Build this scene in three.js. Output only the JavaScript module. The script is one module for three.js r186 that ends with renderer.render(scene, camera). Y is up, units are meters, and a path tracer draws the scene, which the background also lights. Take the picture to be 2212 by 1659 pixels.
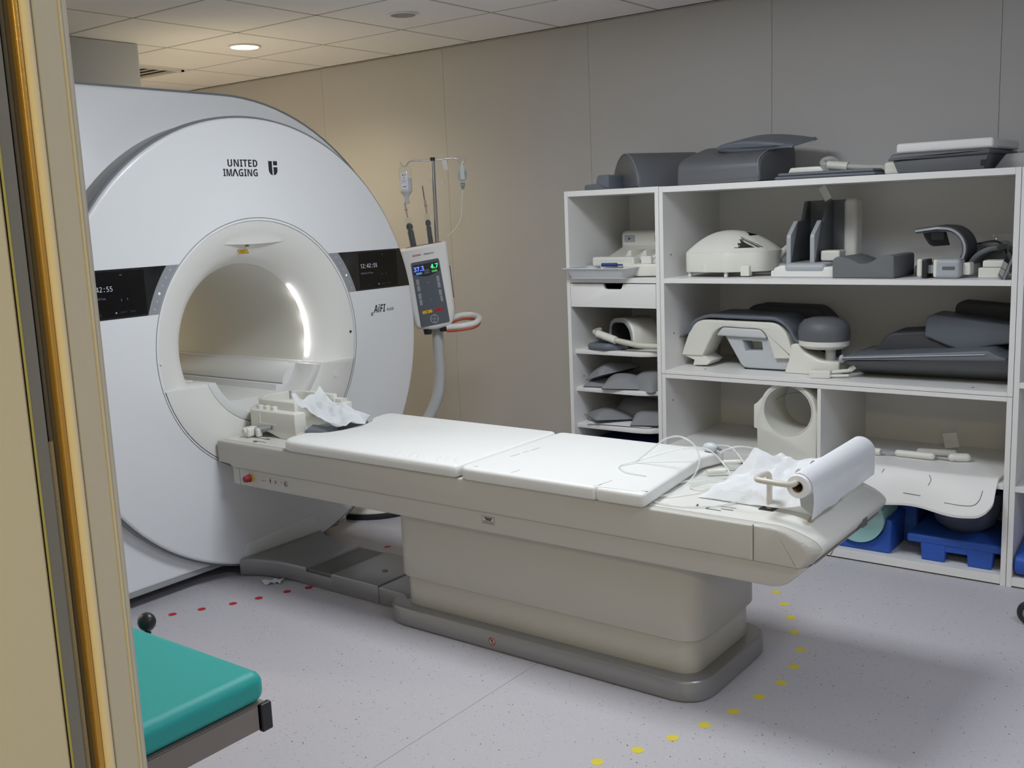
import * as THREE from 'three';
import { RoundedBoxGeometry } from 'three/addons/geometries/RoundedBoxGeometry.js';
import { mergeGeometries, toCreasedNormals, mergeVertices } from 'three/addons/utils/BufferGeometryUtils.js';
import { FontLoader } from 'three/addons/loaders/FontLoader.js';
import { TextGeometry } from 'three/addons/geometries/TextGeometry.js';
import { ConvexGeometry } from 'three/addons/geometries/ConvexGeometry.js';
import { RectAreaLightUniformsLib } from 'three/addons/lights/RectAreaLightUniformsLib.js';

// ---------------------------------------------------------------- camera, lights, exposure
const scene = new THREE.Scene();
scene.background = new THREE.Color(0x0a0a0a);
const camera = new THREE.PerspectiveCamera(41.08, 2212 / 1659, 0.05, 40);
camera.position.set(0, 1.525, 0);
camera.rotation.order = 'YXZ';
camera.rotation.set(-0.16424, 0.65079, -0.04129);
scene.add(camera);
const renderer = new THREE.WebGLRenderer({ antialias: true });
renderer.toneMapping = THREE.LinearToneMapping;
renderer.toneMappingExposure = 0.965;
renderer.shadowMap.enabled = true;
RectAreaLightUniformsLib.init();
const COOL = new THREE.Color().setRGB(0.95, 1.0, 1.05), COOL2 = new THREE.Color().setRGB(0.86, 0.97, 1.20), WARM = new THREE.Color().setRGB(1.0, 0.84, 0.55);
const CORR = new THREE.Color().setRGB(1.0, 0.87, 0.50);
// ceiling lamps: [x, z, width, depth, colour, intensity]  (square panels in the tile grid)
const PANELS = [
  [-2.017, -2.68, 0.58, 0.58, COOL, 33],
  [0.383, -2.08, 0.58, 0.58, COOL2, 19],
];
const CORRIDOR_PANEL = [0.3, 0.75, 0.58, 0.58, CORR, 31];
const SPOTS = [[-4.717, -3.87, 4.8], [-5.917, -3.27, 22], [-5.917, -2.07, 22], [-5.917, -0.87, 22]];  // first is the visible downlight; the others are added, unseen warm fill lights

// ---------------------------------------------------------------- helpers
const FLOOR = 0, CEIL = 2.505;
const fontB = await new FontLoader().loadAsync('fonts/droid/droid_sans_bold.typeface.json');
const fontR = await new FontLoader().loadAsync('fonts/droid/droid_sans_regular.typeface.json');
let seed = 7;
const rnd = () => { seed = (seed * 1664525 + 1013904223) >>> 0; return seed / 4294967296; };
const V = (x, y, z) => new THREE.Vector3(x, y, z);
const used = {};
function numbered(n) { const k = used[n] = (used[n] ?? -1) + 1; return k ? n + '_' + String(k).padStart(3, '0') : n; }
function metric(g) {          // uv in metres from the dominant direction of each face
  const p = g.attributes.position, n = g.attributes.normal, uv = new Float32Array(p.count * 2);
  for (let i = 0; i < p.count; i++) {
    const ax = Math.abs(n.getX(i)), ay = Math.abs(n.getY(i)), az = Math.abs(n.getZ(i));
    const x = p.getX(i), y = p.getY(i), z = p.getZ(i);
    if (ay >= ax && ay >= az) { uv[2 * i] = x; uv[2 * i + 1] = z; } else if (ax >= az) { uv[2 * i] = z; uv[2 * i + 1] = y; } else { uv[2 * i] = x; uv[2 * i + 1] = y; }
  }
  g.setAttribute('uv', new THREE.BufferAttribute(uv, 2));
  return g;
}
function prep(g) {
  let h = g.index ? g.toNonIndexed() : g;
  if (!h.attributes.normal) h.computeVertexNormals();
  for (const k of Object.keys(h.attributes)) if (!['position', 'normal', 'uv'].includes(k)) h.deleteAttribute(k);
  if (!h.userData.ownUV) metric(h);
  h.morphAttributes = {};
  return h;
}
function part(name, geos, mat, parent, label) {
  const list = (Array.isArray(geos) ? geos : [geos]).map(prep);
  const m = new THREE.Mesh(list.length > 1 ? mergeGeometries(list, false) : list[0], mat);
  m.name = name; m.castShadow = m.receiveShadow = true;
  if (label) m.userData.label = label;
  parent.add(m);
  return m;
}
function thing(name, label, category, pos = [0, 0, 0], turn = 0, group) {
  const o = new THREE.Group(); o.name = numbered(name); o.position.set(...pos); o.rotation.y = turn;
  o.userData = { label, category }; if (group) o.userData.group = group;
  scene.add(o); return o;
}
function single(name, label, category, geos, mat, pos = [0, 0, 0], turn = 0, group) {
  const m = part(numbered(name), geos, mat, scene);
  m.position.set(...pos); m.rotation.y = turn;
  m.userData = { label, category }; if (group) m.userData.group = group;
  return m;
}
function structGroup(name) { const o = new THREE.Group(); o.name = name; o.userData.kind = 'structure'; scene.add(o); return o; }
function struct(name, geos, mat) { const m = part(name, geos, mat, scene); m.userData.kind = 'structure'; return m; }
const at = (g, x = 0, y = 0, z = 0) => { g.translate(x, y, z); return g; };
const box = (x0, x1, y0, y1, z0, z1) => at(new THREE.BoxGeometry(x1 - x0, y1 - y0, z1 - z0), (x0 + x1) / 2, (y0 + y1) / 2, (z0 + z1) / 2);
const rbox = (x0, x1, y0, y1, z0, z1, r = 0.005, s = 2) => at(new RoundedBoxGeometry(x1 - x0, y1 - y0, z1 - z0, s, Math.min(r, (x1 - x0) / 2.01, (y1 - y0) / 2.01, (z1 - z0) / 2.01)), (x0 + x1) / 2, (y0 + y1) / 2, (z0 + z1) / 2);
function shapeOf(pts, holes = []) {
  const s = pts.isShape ? pts : new THREE.Shape(pts.map(p => new THREE.Vector2(p[0], p[1])));
  for (const h of holes) s.holes.push(h.isPath ? h : new THREE.Path(h.map(p => new THREE.Vector2(p[0], p[1]))));
  return s;
}
// rounds the corners of a polygon: [[x, y, r], ...]
function rounded(pts, r0 = 0, n = 6) {
  const out = [];
  for (let i = 0; i < pts.length; i++) {
    const a = pts[(i + pts.length - 1) % pts.length], b = pts[i], c = pts[(i + 1) % pts.length], r = b[2] ?? r0;
    if (!r) { out.push([b[0], b[1]]); continue; }
    const d1 = new THREE.Vector2(a[0] - b[0], a[1] - b[1]), d2 = new THREE.Vector2(c[0] - b[0], c[1] - b[1]);
    const l = Math.min(r, d1.length() * 0.49, d2.length() * 0.49); d1.setLength(l); d2.setLength(l);
    for (let k = 0; k <= n; k++) { const t = k / n, u = 1 - t; out.push([b[0] + u * u * d1.x + t * t * d2.x, b[1] + u * u * d1.y + t * t * d2.y]); }
  }
  return out;
}
function ext(pts, depth, b = 0, holes = [], seg = 2, curve = 12) {
  const s = shapeOf(pts, holes);
  const g = new THREE.ExtrudeGeometry(s, b ? { depth: depth - 2 * b, bevelEnabled: true, bevelThickness: b, bevelSize: b, bevelOffset: -b, bevelSegments: seg, curveSegments: curve } : { depth, bevelEnabled: false, curveSegments: curve });
  if (b) g.translate(0, 0, b);
  return toCreasedNormals(g, 0.55);
}
const extZ = (pts, z0, z1, b, holes, seg) => at(ext(pts, z1 - z0, b, holes, seg), 0, 0, z0);                       // profile (x, y)
const extX = (pts, x0, x1, b, holes = [], seg) => at(ext(pts.map(p => [-p[0], p[1]]), x1 - x0, b, holes.map(h => h.map(p => [-p[0], p[1]])), seg).rotateY(Math.PI / 2), x0, 0, 0);   // profile (z, y)
const extY = (pts, y0, y1, b, holes = [], seg) => at(ext(pts.map(p => [p[0], -p[1]]), y1 - y0, b, holes.map(h => h.map(p => [p[0], -p[1]])), seg).rotateX(-Math.PI / 2), 0, y0, 0);   // profile (x, z)
const rect = (x0, x1, y0, y1, r = 0) => rounded([[x0, y0], [x1, y0], [x1, y1], [x0, y1]], r);
const arc = (cx, cy, r, a0, a1, n = 24) => Array.from({ length: n + 1 }, (_, i) => { const a = a0 + (a1 - a0) * i / n; return [cx + r * Math.cos(a), cy + r * Math.sin(a)]; });
const tube = (pts, r, n = 40, rs = 8, closed = false) => new THREE.TubeGeometry(new THREE.CatmullRomCurve3(pts.map(p => V(...p)), closed, 'centripetal'), n, r, rs, closed);
const cyl = (r0, r1, h, n = 24) => new THREE.CylinderGeometry(r0, r1, h, n);
const sph = (r, sx = 1, sy = 1, sz = 1, n = 24) => new THREE.SphereGeometry(r, n, n / 2).scale(sx, sy, sz);
function rod(a, b, r, n = 12) { const A = V(...a), B = V(...b), d = B.clone().sub(A); const g = cyl(r, r, d.length(), n); g.applyQuaternion(new THREE.Quaternion().setFromUnitVectors(V(0, 1, 0), d.normalize())); return at(g, (A.x + B.x) / 2, (A.y + B.y) / 2, (A.z + B.z) / 2); }
const lathe = (pts, n = 64, a0 = 0, a1 = Math.PI * 2) => toCreasedNormals(new THREE.LatheGeometry(pts.map(p => new THREE.Vector2(p[0], p[1])), n, a0, a1), 0.6);
function sheet(nu, nv, f) {    // a thin surface from f(u, v)
  const pos = [], idx = [];
  for (let j = 0; j <= nv; j++) for (let i = 0; i <= nu; i++) pos.push(...f(i / nu, j / nv));
  for (let j = 0; j < nv; j++) for (let i = 0; i < nu; i++) { const a = j * (nu + 1) + i, b = a + 1, c = a + nu + 1, d = c + 1; idx.push(a, c, b, b, c, d); }
  const g = new THREE.BufferGeometry(); g.setAttribute('position', new THREE.Float32BufferAttribute(pos, 3)); g.setIndex(idx); g.computeVertexNormals();
  return g;
}
function slab(nu, nv, f, th) { // a sheet with thickness along -y and closed edges
  const top = sheet(nu, nv, f), bot = sheet(nu, nv, (u, v) => { const p = f(1 - u, v); return [p[0], p[1] - th, p[2]]; });
  const rim = [];
  const edge = (g) => { const q = sheet(24, 1, (u, v) => { const p = g(u); return [p[0], p[1] - th * v, p[2]]; }); rim.push(q); };
  edge(u => f(u, 0)); edge(u => f(1 - u, 1)); edge(u => f(0, 1 - u)); edge(u => f(1, u));
  return [top, bot, ...rim];
}
// smooth value noise
const hash = (x, y) => { let h = (x * 374761393 + y * 668265263) | 0; h = Math.imul(h ^ (h >>> 13), 1274126177); return ((h ^ (h >>> 16)) >>> 0) / 4294967296; };
function noise(x, y, per = 0) {
  const xi = Math.floor(x), yi = Math.floor(y), fx = x - xi, fy = y - yi, s = t => t * t * (3 - 2 * t);
  const w = v => per ? ((v % per) + per) % per : v;
  const a = hash(w(xi), w(yi)), b = hash(w(xi + 1), w(yi)), c = hash(w(xi), w(yi + 1)), d = hash(w(xi + 1), w(yi + 1));
  return a + (b - a) * s(fx) + (c - a) * s(fy) + (a - b - c + d) * s(fx) * s(fy);
}
function dataTex(n, f, srgb) {
  const d = new Uint8Array(n * n * 4);
  for (let j = 0; j < n; j++) for (let i = 0; i < n; i++) { const c = f(i, j); for (let k = 0; k < 3; k++) d[4 * (j * n + i) + k] = Math.max(0, Math.min(255, c[k])); d[4 * (j * n + i) + 3] = 255; }
  const t = new THREE.DataTexture(d, n, n); t.magFilter = THREE.LinearFilter; t.minFilter = THREE.LinearMipmapLinearFilter; t.generateMipmaps = true;
  t.wrapS = t.wrapT = THREE.RepeatWrapping; if (srgb) t.colorSpace = THREE.SRGBColorSpace; t.needsUpdate = true; return t;
}
const rep = (t, sx, sy = sx) => { const c = t.clone(); c.repeat.set(sx, sy); c.needsUpdate = true; return c; };
const lin = (r, g, b) => new THREE.Color().setRGB(r, g, b);
const grain = dataTex(256, (i, j) => { const v = 120 + 70 * noise(i / 2, j / 2, 128) + 60 * hash(i, j) * 0.6; return [v, v, v]; });
const weave = dataTex(256, (i, j) => { const v = 128 + 60 * Math.sin(i * Math.PI / 4) * Math.sin(j * Math.PI / 4) + 40 * hash(i, j); return [v, v, v]; });
const smear = dataTex(512, (i, j) => { const v = 150 + 60 * noise(i / 32, j / 32, 16) + 30 * noise(i / 6, j / 6, 85.333 | 0); return [v, v, v]; });
const M = (c, rough = 0.5, o = {}) => new THREE.MeshPhysicalMaterial({ color: c, roughness: rough, metalness: 0, ...o });
const plastic = (c, rough = 0.38, bump = 0.00012) => M(c, rough, { bumpMap: rep(grain, 14), bumpScale: bump, roughnessMap: null });
const mats = {
  wall: M(lin(0.485, 0.475, 0.465), 0.72, { bumpMap: rep(grain, 6), bumpScale: 0.0004 }),
  joint: M(lin(0.30, 0.285, 0.26), 0.8),
  corridorWall: M(lin(0.60, 0.55, 0.45), 0.7, { bumpMap: rep(grain, 6), bumpScale: 0.0003 }),
  tile: M(lin(0.82, 0.81, 0.83), 0.9, { bumpMap: rep(grain, 8), bumpScale: 0.0005 }),
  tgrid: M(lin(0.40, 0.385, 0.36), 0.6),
  cover: plastic(lin(0.83, 0.84, 0.85), 0.30, 0.00006),
  funnel: plastic(lin(0.78, 0.77, 0.73), 0.42),
  bore: plastic(lin(0.68, 0.67, 0.62), 0.5),  // same white as the funnel, darkened and yellowed for the shade inside
  boreFloor: plastic(lin(0.72, 0.72, 0.70), 0.4),
  trimGrey: M(lin(0.20, 0.21, 0.235), 0.35, { bumpMap: rep(grain, 20), bumpScale: 0.0001 }),
  rimGrey: plastic(lin(0.36, 0.365, 0.37), 0.45),
  lineGrey: M(lin(0.16, 0.16, 0.155), 0.6),
  tableCoverShaded: plastic(lin(0.55, 0.535, 0.485), 0.40),  // same plastic as the table top, darkened for the shaded sides
  tableTopLit: plastic(lin(0.70, 0.69, 0.64), 0.36),  // same plastic as the covers, paler where the ceiling light falls
  silver: M(lin(0.33, 0.33, 0.33), 0.34, { metalness: 0.55, bumpMap: rep(grain, 30), bumpScale: 0.00008 }),
  silverDark: M(lin(0.16, 0.16, 0.155), 0.45, { metalness: 0.3, bumpMap: rep(grain, 30), bumpScale: 0.00015 }),
  mattress: M(lin(0.79, 0.785, 0.76), 0.5, { bumpMap: rep(weave, 40), bumpScale: 0.0001 }),
  vinyl: M(lin(0.115, 0.12, 0.13), 0.48, { bumpMap: rep(grain, 24), bumpScale: 0.0002 }),
  vinylBlue: M(lin(0.13, 0.145, 0.17), 0.45, { bumpMap: rep(grain, 24), bumpScale: 0.0002 }),
  vinylDark: M(lin(0.05, 0.05, 0.055), 0.55, { bumpMap: rep(grain, 24), bumpScale: 0.0002 }),
  foam: M(lin(0.16, 0.165, 0.17), 0.8, { bumpMap: rep(grain, 30), bumpScale: 0.0006 }),
  bagCloth: M(lin(0.25, 0.255, 0.27), 0.8, { bumpMap: rep(weave, 50), bumpScale: 0.0003 }),
  piping: M(lin(0.22, 0.23, 0.24), 0.45),
  coil: plastic(lin(0.76, 0.75, 0.68), 0.40),
  coilGrey: plastic(lin(0.40, 0.42, 0.44), 0.42),
  laminate: M(lin(0.81, 0.80, 0.775), 0.42, { bumpMap: rep(grain, 10), bumpScale: 0.00006 }),
  laminateIn: M(lin(0.81, 0.80, 0.775), 0.5, { bumpMap: rep(grain, 10), bumpScale: 0.00006 }),
  dark: M(lin(0.012, 0.012, 0.013), 0.5),
  black: M(lin(0.02, 0.02, 0.022), 0.35, { bumpMap: rep(grain, 20), bumpScale: 0.0001 }),
  screen: M(lin(0.006, 0.006, 0.008), 0.12, { clearcoat: 0.6, clearcoatRoughness: 0.08 }),
  keyGrey: M(lin(0.30, 0.315, 0.335), 0.45),
  blue: M(lin(0.025, 0.10, 0.46), 0.5, { bumpMap: rep(grain, 12), bumpScale: 0.0004 }),
  blueDark: M(lin(0.02, 0.05, 0.20), 0.55, { bumpMap: rep(grain, 12), bumpScale: 0.0004 }),
  mint: M(lin(0.36, 0.62, 0.60), 0.55, { bumpMap: rep(grain, 12), bumpScale: 0.0002 }),
  bucket: M(lin(0.12, 0.135, 0.19), 0.5, { bumpMap: rep(grain, 12), bumpScale: 0.0002 }),
  teal: M(lin(0.018, 0.41, 0.37), 0.40, { bumpMap: rep(grain, 40), bumpScale: 0.00035 }),
  taupe: M(lin(0.27, 0.235, 0.205), 0.5, { bumpMap: rep(grain, 20), bumpScale: 0.0002 }),
  steel: M(lin(0.55, 0.55, 0.56), 0.22, { metalness: 1 }),
  injector: plastic(lin(0.80, 0.79, 0.76), 0.35),
  injPanel: M(lin(0.095, 0.11, 0.135), 0.35),
  column: plastic(lin(0.52, 0.53, 0.54), 0.35),
  orange: M(lin(0.55, 0.10, 0.04), 0.5), red: M(lin(0.50, 0.015, 0.03), 0.35), amber: M(lin(0.80, 0.48, 0.02), 0.4), yellow: M(lin(0.72, 0.56, 0.03), 0.5),
  redDot: M(lin(0.50, 0.02, 0.03), 0.55, { bumpMap: rep(grain, 60), bumpScale: 0.0001 }),
  yellowDot: M(lin(0.72, 0.60, 0.06), 0.55, { bumpMap: rep(grain, 60), bumpScale: 0.0001 }),
  ink: M(lin(0.02, 0.021, 0.024), 0.5), inkBlue: M(lin(0.03, 0.06, 0.22), 0.5), inkGrey: M(lin(0.12, 0.12, 0.13), 0.5),
  paper: M(lin(0.86, 0.87, 0.88), 0.85, { side: THREE.DoubleSide, transmission: 0.25, thickness: 0, bumpMap: rep(grain, 18), bumpScale: 0.0006 }),
  tissue: M(lin(0.86, 0.88, 0.91), 0.7, { side: THREE.DoubleSide, transmission: 0.3, thickness: 0, bumpMap: rep(smear, 5), bumpScale: 0.002 }),
  paperRoll: M(lin(0.86, 0.86, 0.87), 0.9, { bumpMap: rep(weave, 20), bumpScale: 0.0003 }),
  card: M(lin(0.20, 0.115, 0.08), 0.85),
  clear: M(lin(0.95, 0.96, 0.97), 0.08, { transmission: 0.93, thickness: 0, ior: 1.4, side: THREE.DoubleSide }),
  tubing: M(lin(0.92, 0.94, 0.93), 0.18, { transmission: 0.6, thickness: 0, ior: 1.4 }),
  liquid: M(lin(0.62, 0.80, 0.86), 0.1, { transmission: 0.6, thickness: 0, side: THREE.DoubleSide }),
  frost: M(lin(0.84, 0.86, 0.88), 0.5, { transmission: 0.35, thickness: 0, side: THREE.DoubleSide }),
  jambBeige: M(lin(0.56, 0.51, 0.40), 0.6, { bumpMap: rep(grain, 12), bumpScale: 0.0002 }),
  jambGreige: M(lin(0.49, 0.465, 0.41), 0.55, { bumpMap: rep(grain, 12), bumpScale: 0.0002 }),
  jambGrey: M(lin(0.17, 0.17, 0.175), 0.5, { bumpMap: rep(grain, 12), bumpScale: 0.0002 }),
  jambCream: M(lin(0.74, 0.63, 0.42), 0.5),
  brass: M(lin(0.62, 0.36, 0.09), 0.35, { metalness: 0.6, bumpMap: rep(smear, 6), bumpScale: 0.0008 }),
};
const glow = (r, g, b, k) => new THREE.MeshStandardMaterial({ color: 0x000000, emissive: lin(r, g, b), emissiveIntensity: k, roughness: 0.5 });

// ---------------------------------------------------------------- ceiling lamps
function lampPanel([x, z, w, d, col, I], label) {
  const t = thing('ceiling_light', label, 'ceiling light', [x, CEIL, z]);
  const fr = 0.012;
  part('frame', [box(-w / 2, w / 2, -0.012, -0.001, -d / 2, -d / 2 + fr), box(-w / 2, w / 2, -0.012, -0.001, d / 2 - fr, d / 2), box(-w / 2, -w / 2 + fr, -0.012, -0.001, -d / 2 + fr, d / 2 - fr), box(w / 2 - fr, w / 2, -0.012, -0.001, -d / 2 + fr, d / 2 - fr)], mats.laminate, t);
  part('diffuser', box(-w / 2 + fr, w / 2 - fr, -0.008, -0.002, -d / 2 + fr, d / 2 - fr), glow(col.r, col.g, col.b, 3), t);
  const L = new THREE.RectAreaLight(col, I, w - 2 * fr, d - 2 * fr); L.position.set(0, -0.016, 0); L.rotation.x = -Math.PI / 2; t.add(L);
}
lampPanel(PANELS[0], 'square flat ceiling light panel above the patient table');
lampPanel(PANELS[1], 'square flat ceiling light panel nearest the right end wall');
lampPanel(CORRIDOR_PANEL, 'square warm ceiling light panel in the corridor outside the door');
SPOTS.forEach(([x, z, I], i) => {
  const t = thing('downlight', i ? ['', 'added unseen warm fill light behind the scanner nearest the long wall', 'added unseen warm fill light behind the middle of the scanner', 'added unseen warm fill light behind the scanner nearest the door wall'][i] : 'round glowing warm recessed downlight in a ceiling tile above the scanner', 'ceiling light', [x, CEIL, z]);
  part('ring', at(new THREE.TorusGeometry(0.082, 0.008, 10, 40).rotateX(Math.PI / 2).scale(1, 0.5, 1), 0, -0.004, 0), mats.laminate, t);
  part('diffuser', at(cyl(0.076, 0.076, 0.006, 40), 0, -0.005, 0), glow(1, 0.86, 0.62, 3.0), t, 'glowing warm white diffuser');
  const L = new THREE.SpotLight(WARM, I, 0, 1.35, 0.6, 2); L.position.set(0, -0.02, 0); L.target.position.set(0, -2, 0); L.shadow.radius = 4; L.castShadow = true; t.add(L, L.target);
});

// ---------------------------------------------------------------- setting
const X0 = -6.6, X1 = 1.55, ZW = -4.81, ZF = -0.54;
{
  const c = document.createElement('canvas'); c.width = c.height = 2048; const g = c.getContext('2d');
  g.fillStyle = 'rgb(190,187,192)'; g.fillRect(0, 0, 2048, 2048);
  for (let k = 0; k < 16000; k++) {
    const x = rnd() * 2048, y = rnd() * 2048, r = 1 + rnd() * rnd() * 5, t = rnd(), a = 0.15 + rnd() * 0.4;
    g.fillStyle = t < 0.5 ? `rgba(212,210,214,${a})` : t < 0.86 ? `rgba(160,156,163,${a})` : t < 0.97 ? `rgba(84,82,92,${a + 0.2})` : `rgba(44,42,50,0.8)`;
    g.beginPath(); g.ellipse(x, y, r, r * (0.5 + rnd() * 0.5), rnd() * 3, 0, 7); g.fill();
  }
  const t = new THREE.CanvasTexture(c); t.colorSpace = THREE.SRGBColorSpace; t.wrapS = t.wrapT = THREE.RepeatWrapping; t.repeat.set(0.85, 0.85);
  mats.floor = M(0xffffff, 0.5, { map: t, bumpMap: rep(grain, 4), bumpScale: 0.0003 });
  mats.weld = M(lin(0.33, 0.32, 0.32), 0.5);
}
{
  const f = structGroup('floor');
  part('vinyl_sheet', box(X0, -1.9715, -0.1, 0, ZW, 1.6), mats.floor, f);
  part('vinyl_sheet', box(-1.9685, X1, -0.1, 0, ZW, 1.6), mats.floor, f);
  part('weld_seam', box(-1.9715, -1.9685, -0.1, -0.0004, ZW, 1.6), mats.weld, f);
}
{
  const c = structGroup('ceiling');
  part('slab', box(X0 - 0.15, X1 + 0.15, CEIL + 0.022, CEIL + 0.2, ZW - 0.15, ZF), mats.joint, c);
  const gx = [], gz = [];
  for (let x = -4.417 - 0.6 * 3; x < X1; x += 0.6) gx.push(x);
  for (let z = -2.98 - 0.6 * 2; z > ZW; z -= 0.6) gz.unshift(z);
  for (let z = -2.98 - 0.6; z < ZF; z += 0.6) gz.push(z);
  gz.unshift(-4.78); gx.unshift(X0); gx.push(X1); gz.push(ZF);
  gz.sort((a, b) => a - b);
  const bars = [];
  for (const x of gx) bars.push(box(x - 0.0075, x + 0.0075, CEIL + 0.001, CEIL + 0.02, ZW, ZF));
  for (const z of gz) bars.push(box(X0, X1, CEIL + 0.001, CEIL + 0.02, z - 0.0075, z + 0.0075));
  const gm = part('ceiling_grid', bars, mats.tgrid, c); gm.userData.kind = 'stuff';  // bars greyed to stand for the shadow lines between tiles
  const cache = {};
  for (let i = 0; i + 1 < gx.length; i++) for (let j = 0; j + 1 < gz.length; j++) {
    const w = gx[i + 1] - gx[i] - 0.017, d = gz[j + 1] - gz[j] - 0.017; if (w < 0.02 || d < 0.02) continue;
    const key = w.toFixed(3) + d.toFixed(3);
    const g = cache[key] ??= prep(rbox(-w / 2, w / 2, 0.0, 0.02, -d / 2, d / 2, 0.003, 1));
    const m = new THREE.Mesh(g, mats.tile); m.name = 'ceiling_tile'; m.position.set((gx[i] + gx[i + 1]) / 2, CEIL, (gz[j] + gz[j + 1]) / 2); m.castShadow = m.receiveShadow = true; c.add(m);
  }
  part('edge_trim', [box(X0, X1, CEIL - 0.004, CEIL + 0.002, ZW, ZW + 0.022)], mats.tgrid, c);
}
{ // long wall behind the shelves, in panels with narrow joints
  const w = structGroup('wall_back');
  part('backing', box(X0 - 0.15, X1 + 0.15, -0.1, CEIL + 0.1, ZW - 0.15, ZW - 0.012), mats.wall, w);
  const js = [X0, -6.15, -5.12, -4.08, -3.06, -2.03, -1.02, 0.0, 1.02, X1];
  for (let i = 0; i + 1 < js.length; i++) part('wall_panel', rbox(js[i] + 0.0006, js[i + 1] - 0.0006, 0, CEIL, ZW - 0.012, ZW, 0.0012, 1), mats.wall, w);
}
struct('wall_left', box(X0 - 0.15, X0, -0.1, CEIL + 0.1, ZW - 0.15, ZF + 0.25), mats.wall);
struct('wall_right', box(X1, X1 + 0.15, -0.1, CEIL + 0.1, ZW - 0.15, 1.75), mats.wall);
const DL = -0.9, DR = 0.42, DH = 2.2;
struct('wall_front', [box(X0 - 0.15, DL - 0.12, -0.1, CEIL + 0.1, ZF, ZF + 0.25), box(DR, X1, -0.1, CEIL + 0.1, ZF, ZF + 0.25), box(DL - 0.12, DR, DH, CEIL + 0.1, ZF, ZF + 0.25)], mats.wall);
struct('wall_corridor_left', box(-1.75, -1.6, -0.1, CEIL + 0.1, ZF + 0.25, 1.75), mats.corridorWall);
struct('wall_corridor_back', box(-1.75, X1 + 0.15, -0.1, CEIL + 0.1, 1.6, 1.75), mats.corridorWall);
struct('ceiling_corridor', box(-1.75, X1 + 0.15, CEIL, CEIL + 0.15, ZF, 1.75), mats.tile);
{ // left reveal of the shielded doorway: strips side by side from the room edge to the corridor side
  const d = structGroup('door_1');
  const y0 = 0, y1 = DH, b = DL - 0.12;
  part('jamb', [rbox(b, DL, y0, y1, -0.541, -0.5055, 0.004)], mats.jambGreige, d);
  part('edge_bead', rod([DL, y0, -0.5325], [DL, y1, -0.5325], 0.0016, 8), mats.jambBeige, d);
  part('cream_bead', rbox(b, DL + 0.004, y0, y1, -0.505, -0.4945, 0.005, 3), mats.jambCream, d);
  part('contact_strip', rbox(b, DL + 0.0015, y0, y1, -0.4942, -0.488, 0.0028, 3), mats.brass, d, 'yellow metal contact strip');
  part('contact_channel', [box(b, DL - 0.006, y0, y1, -0.488, -0.475), box(b, DL - 0.004, y0, y1, -0.482, -0.4785)], M(lin(0.085, 0.07, 0.045), 0.7, { bumpMap: rep(smear, 3), bumpScale: 0.004 }), d);
  part('channel_liner', box(b, DL - 0.003, y0, 1.335, -0.4815, -0.4752), M(lin(0.24, 0.19, 0.10), 0.6, { bumpMap: rep(smear, 4), bumpScale: 0.003 }), d);
  part('grey_strip', rbox(b, DL + 0.001, y0, y1, -0.475, -0.463, 0.001), mats.jambGrey, d);
  part('seal_bead', rod([DL + 0.0005, y0, -0.4623], [DL + 0.0005, y1, -0.4623], 0.0013, 8), M(lin(0.36, 0.33, 0.12), 0.5), d);
  part('frame', rbox(b, DL, y0, y1, -0.4617, ZF + 0.25, 0.004), mats.jambBeige, d);
}
// ---------------------------------------------------------------- decals: flat print
function canvasTex(w, h, draw, srgb = true) { const c = document.createElement('canvas'); c.width = w; c.height = h; const g = c.getContext('2d'); draw(g, w, h); const t = new THREE.CanvasTexture(c); if (srgb) t.colorSpace = THREE.SRGBColorSpace; t.anisotropy = 4; return t; }
function plate(w, h, th = 0.0006) {            // thin label facing +z with its print on the front, uv 0..1
  const g = new THREE.BoxGeometry(w, h, th); const uv = g.attributes.uv, n = g.attributes.normal;
  for (let i = 0; i < uv.count; i++) if (n.getZ(i) < 0.5) uv.setXY(i, 0.01, 0.01);
  g.translate(0, 0, th / 2); g.userData.ownUV = true; return g;
}
const own = g => { g.userData.ownUV = true; return g; };
function prepOwn(g) { const h = g.index ? g.toNonIndexed() : g; h.userData.ownUV = true; return h; }
function label(name, w, h, tex, parent, pos, ry = 0, o = {}, rx = 0, rz = 0) {
  const m = part(name, prepOwn(plate(w, h)), new THREE.MeshPhysicalMaterial({ map: tex, roughness: 0.45, ...o }), parent, o.label);
  m.position.set(...pos); m.rotation.order = 'YXZ'; m.rotation.set(rx, ry, rz); return m;
}
function textGeo(str, size, font, o = {}) {
  const g = new TextGeometry(str, { font, size, depth: o.depth ?? 0.0006, curveSegments: 6 });
  if (o.sx) g.scale(o.sx, 1, 1); if (o.slant) g.applyMatrix4(new THREE.Matrix4().makeShear(0, 0, o.slant, 0, 0, 0)); g.computeBoundingBox(); return g;
}
const warnTex = canvasTex(128, 128, (g, w, h) => { g.fillStyle = '#d7b21c'; g.fillRect(0, 0, w, h); g.strokeStyle = '#15130a'; g.lineWidth = 12; g.beginPath(); g.moveTo(64, 16); g.lineTo(116, 108); g.lineTo(12, 108); g.closePath(); g.stroke(); g.fillStyle = '#15130a'; g.beginPath(); g.arc(64, 70, 13, 0, 7); g.fill(); for (let k = 0; k < 3; k++) { const a = -Math.PI / 2 + k * 2.094; g.beginPath(); g.moveTo(64, 70); g.arc(64, 70, 30, a - 0.35, a + 0.35); g.fill(); } });
const warnMat = new THREE.MeshPhysicalMaterial({ map: warnTex, roughness: 0.5 });
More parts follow.
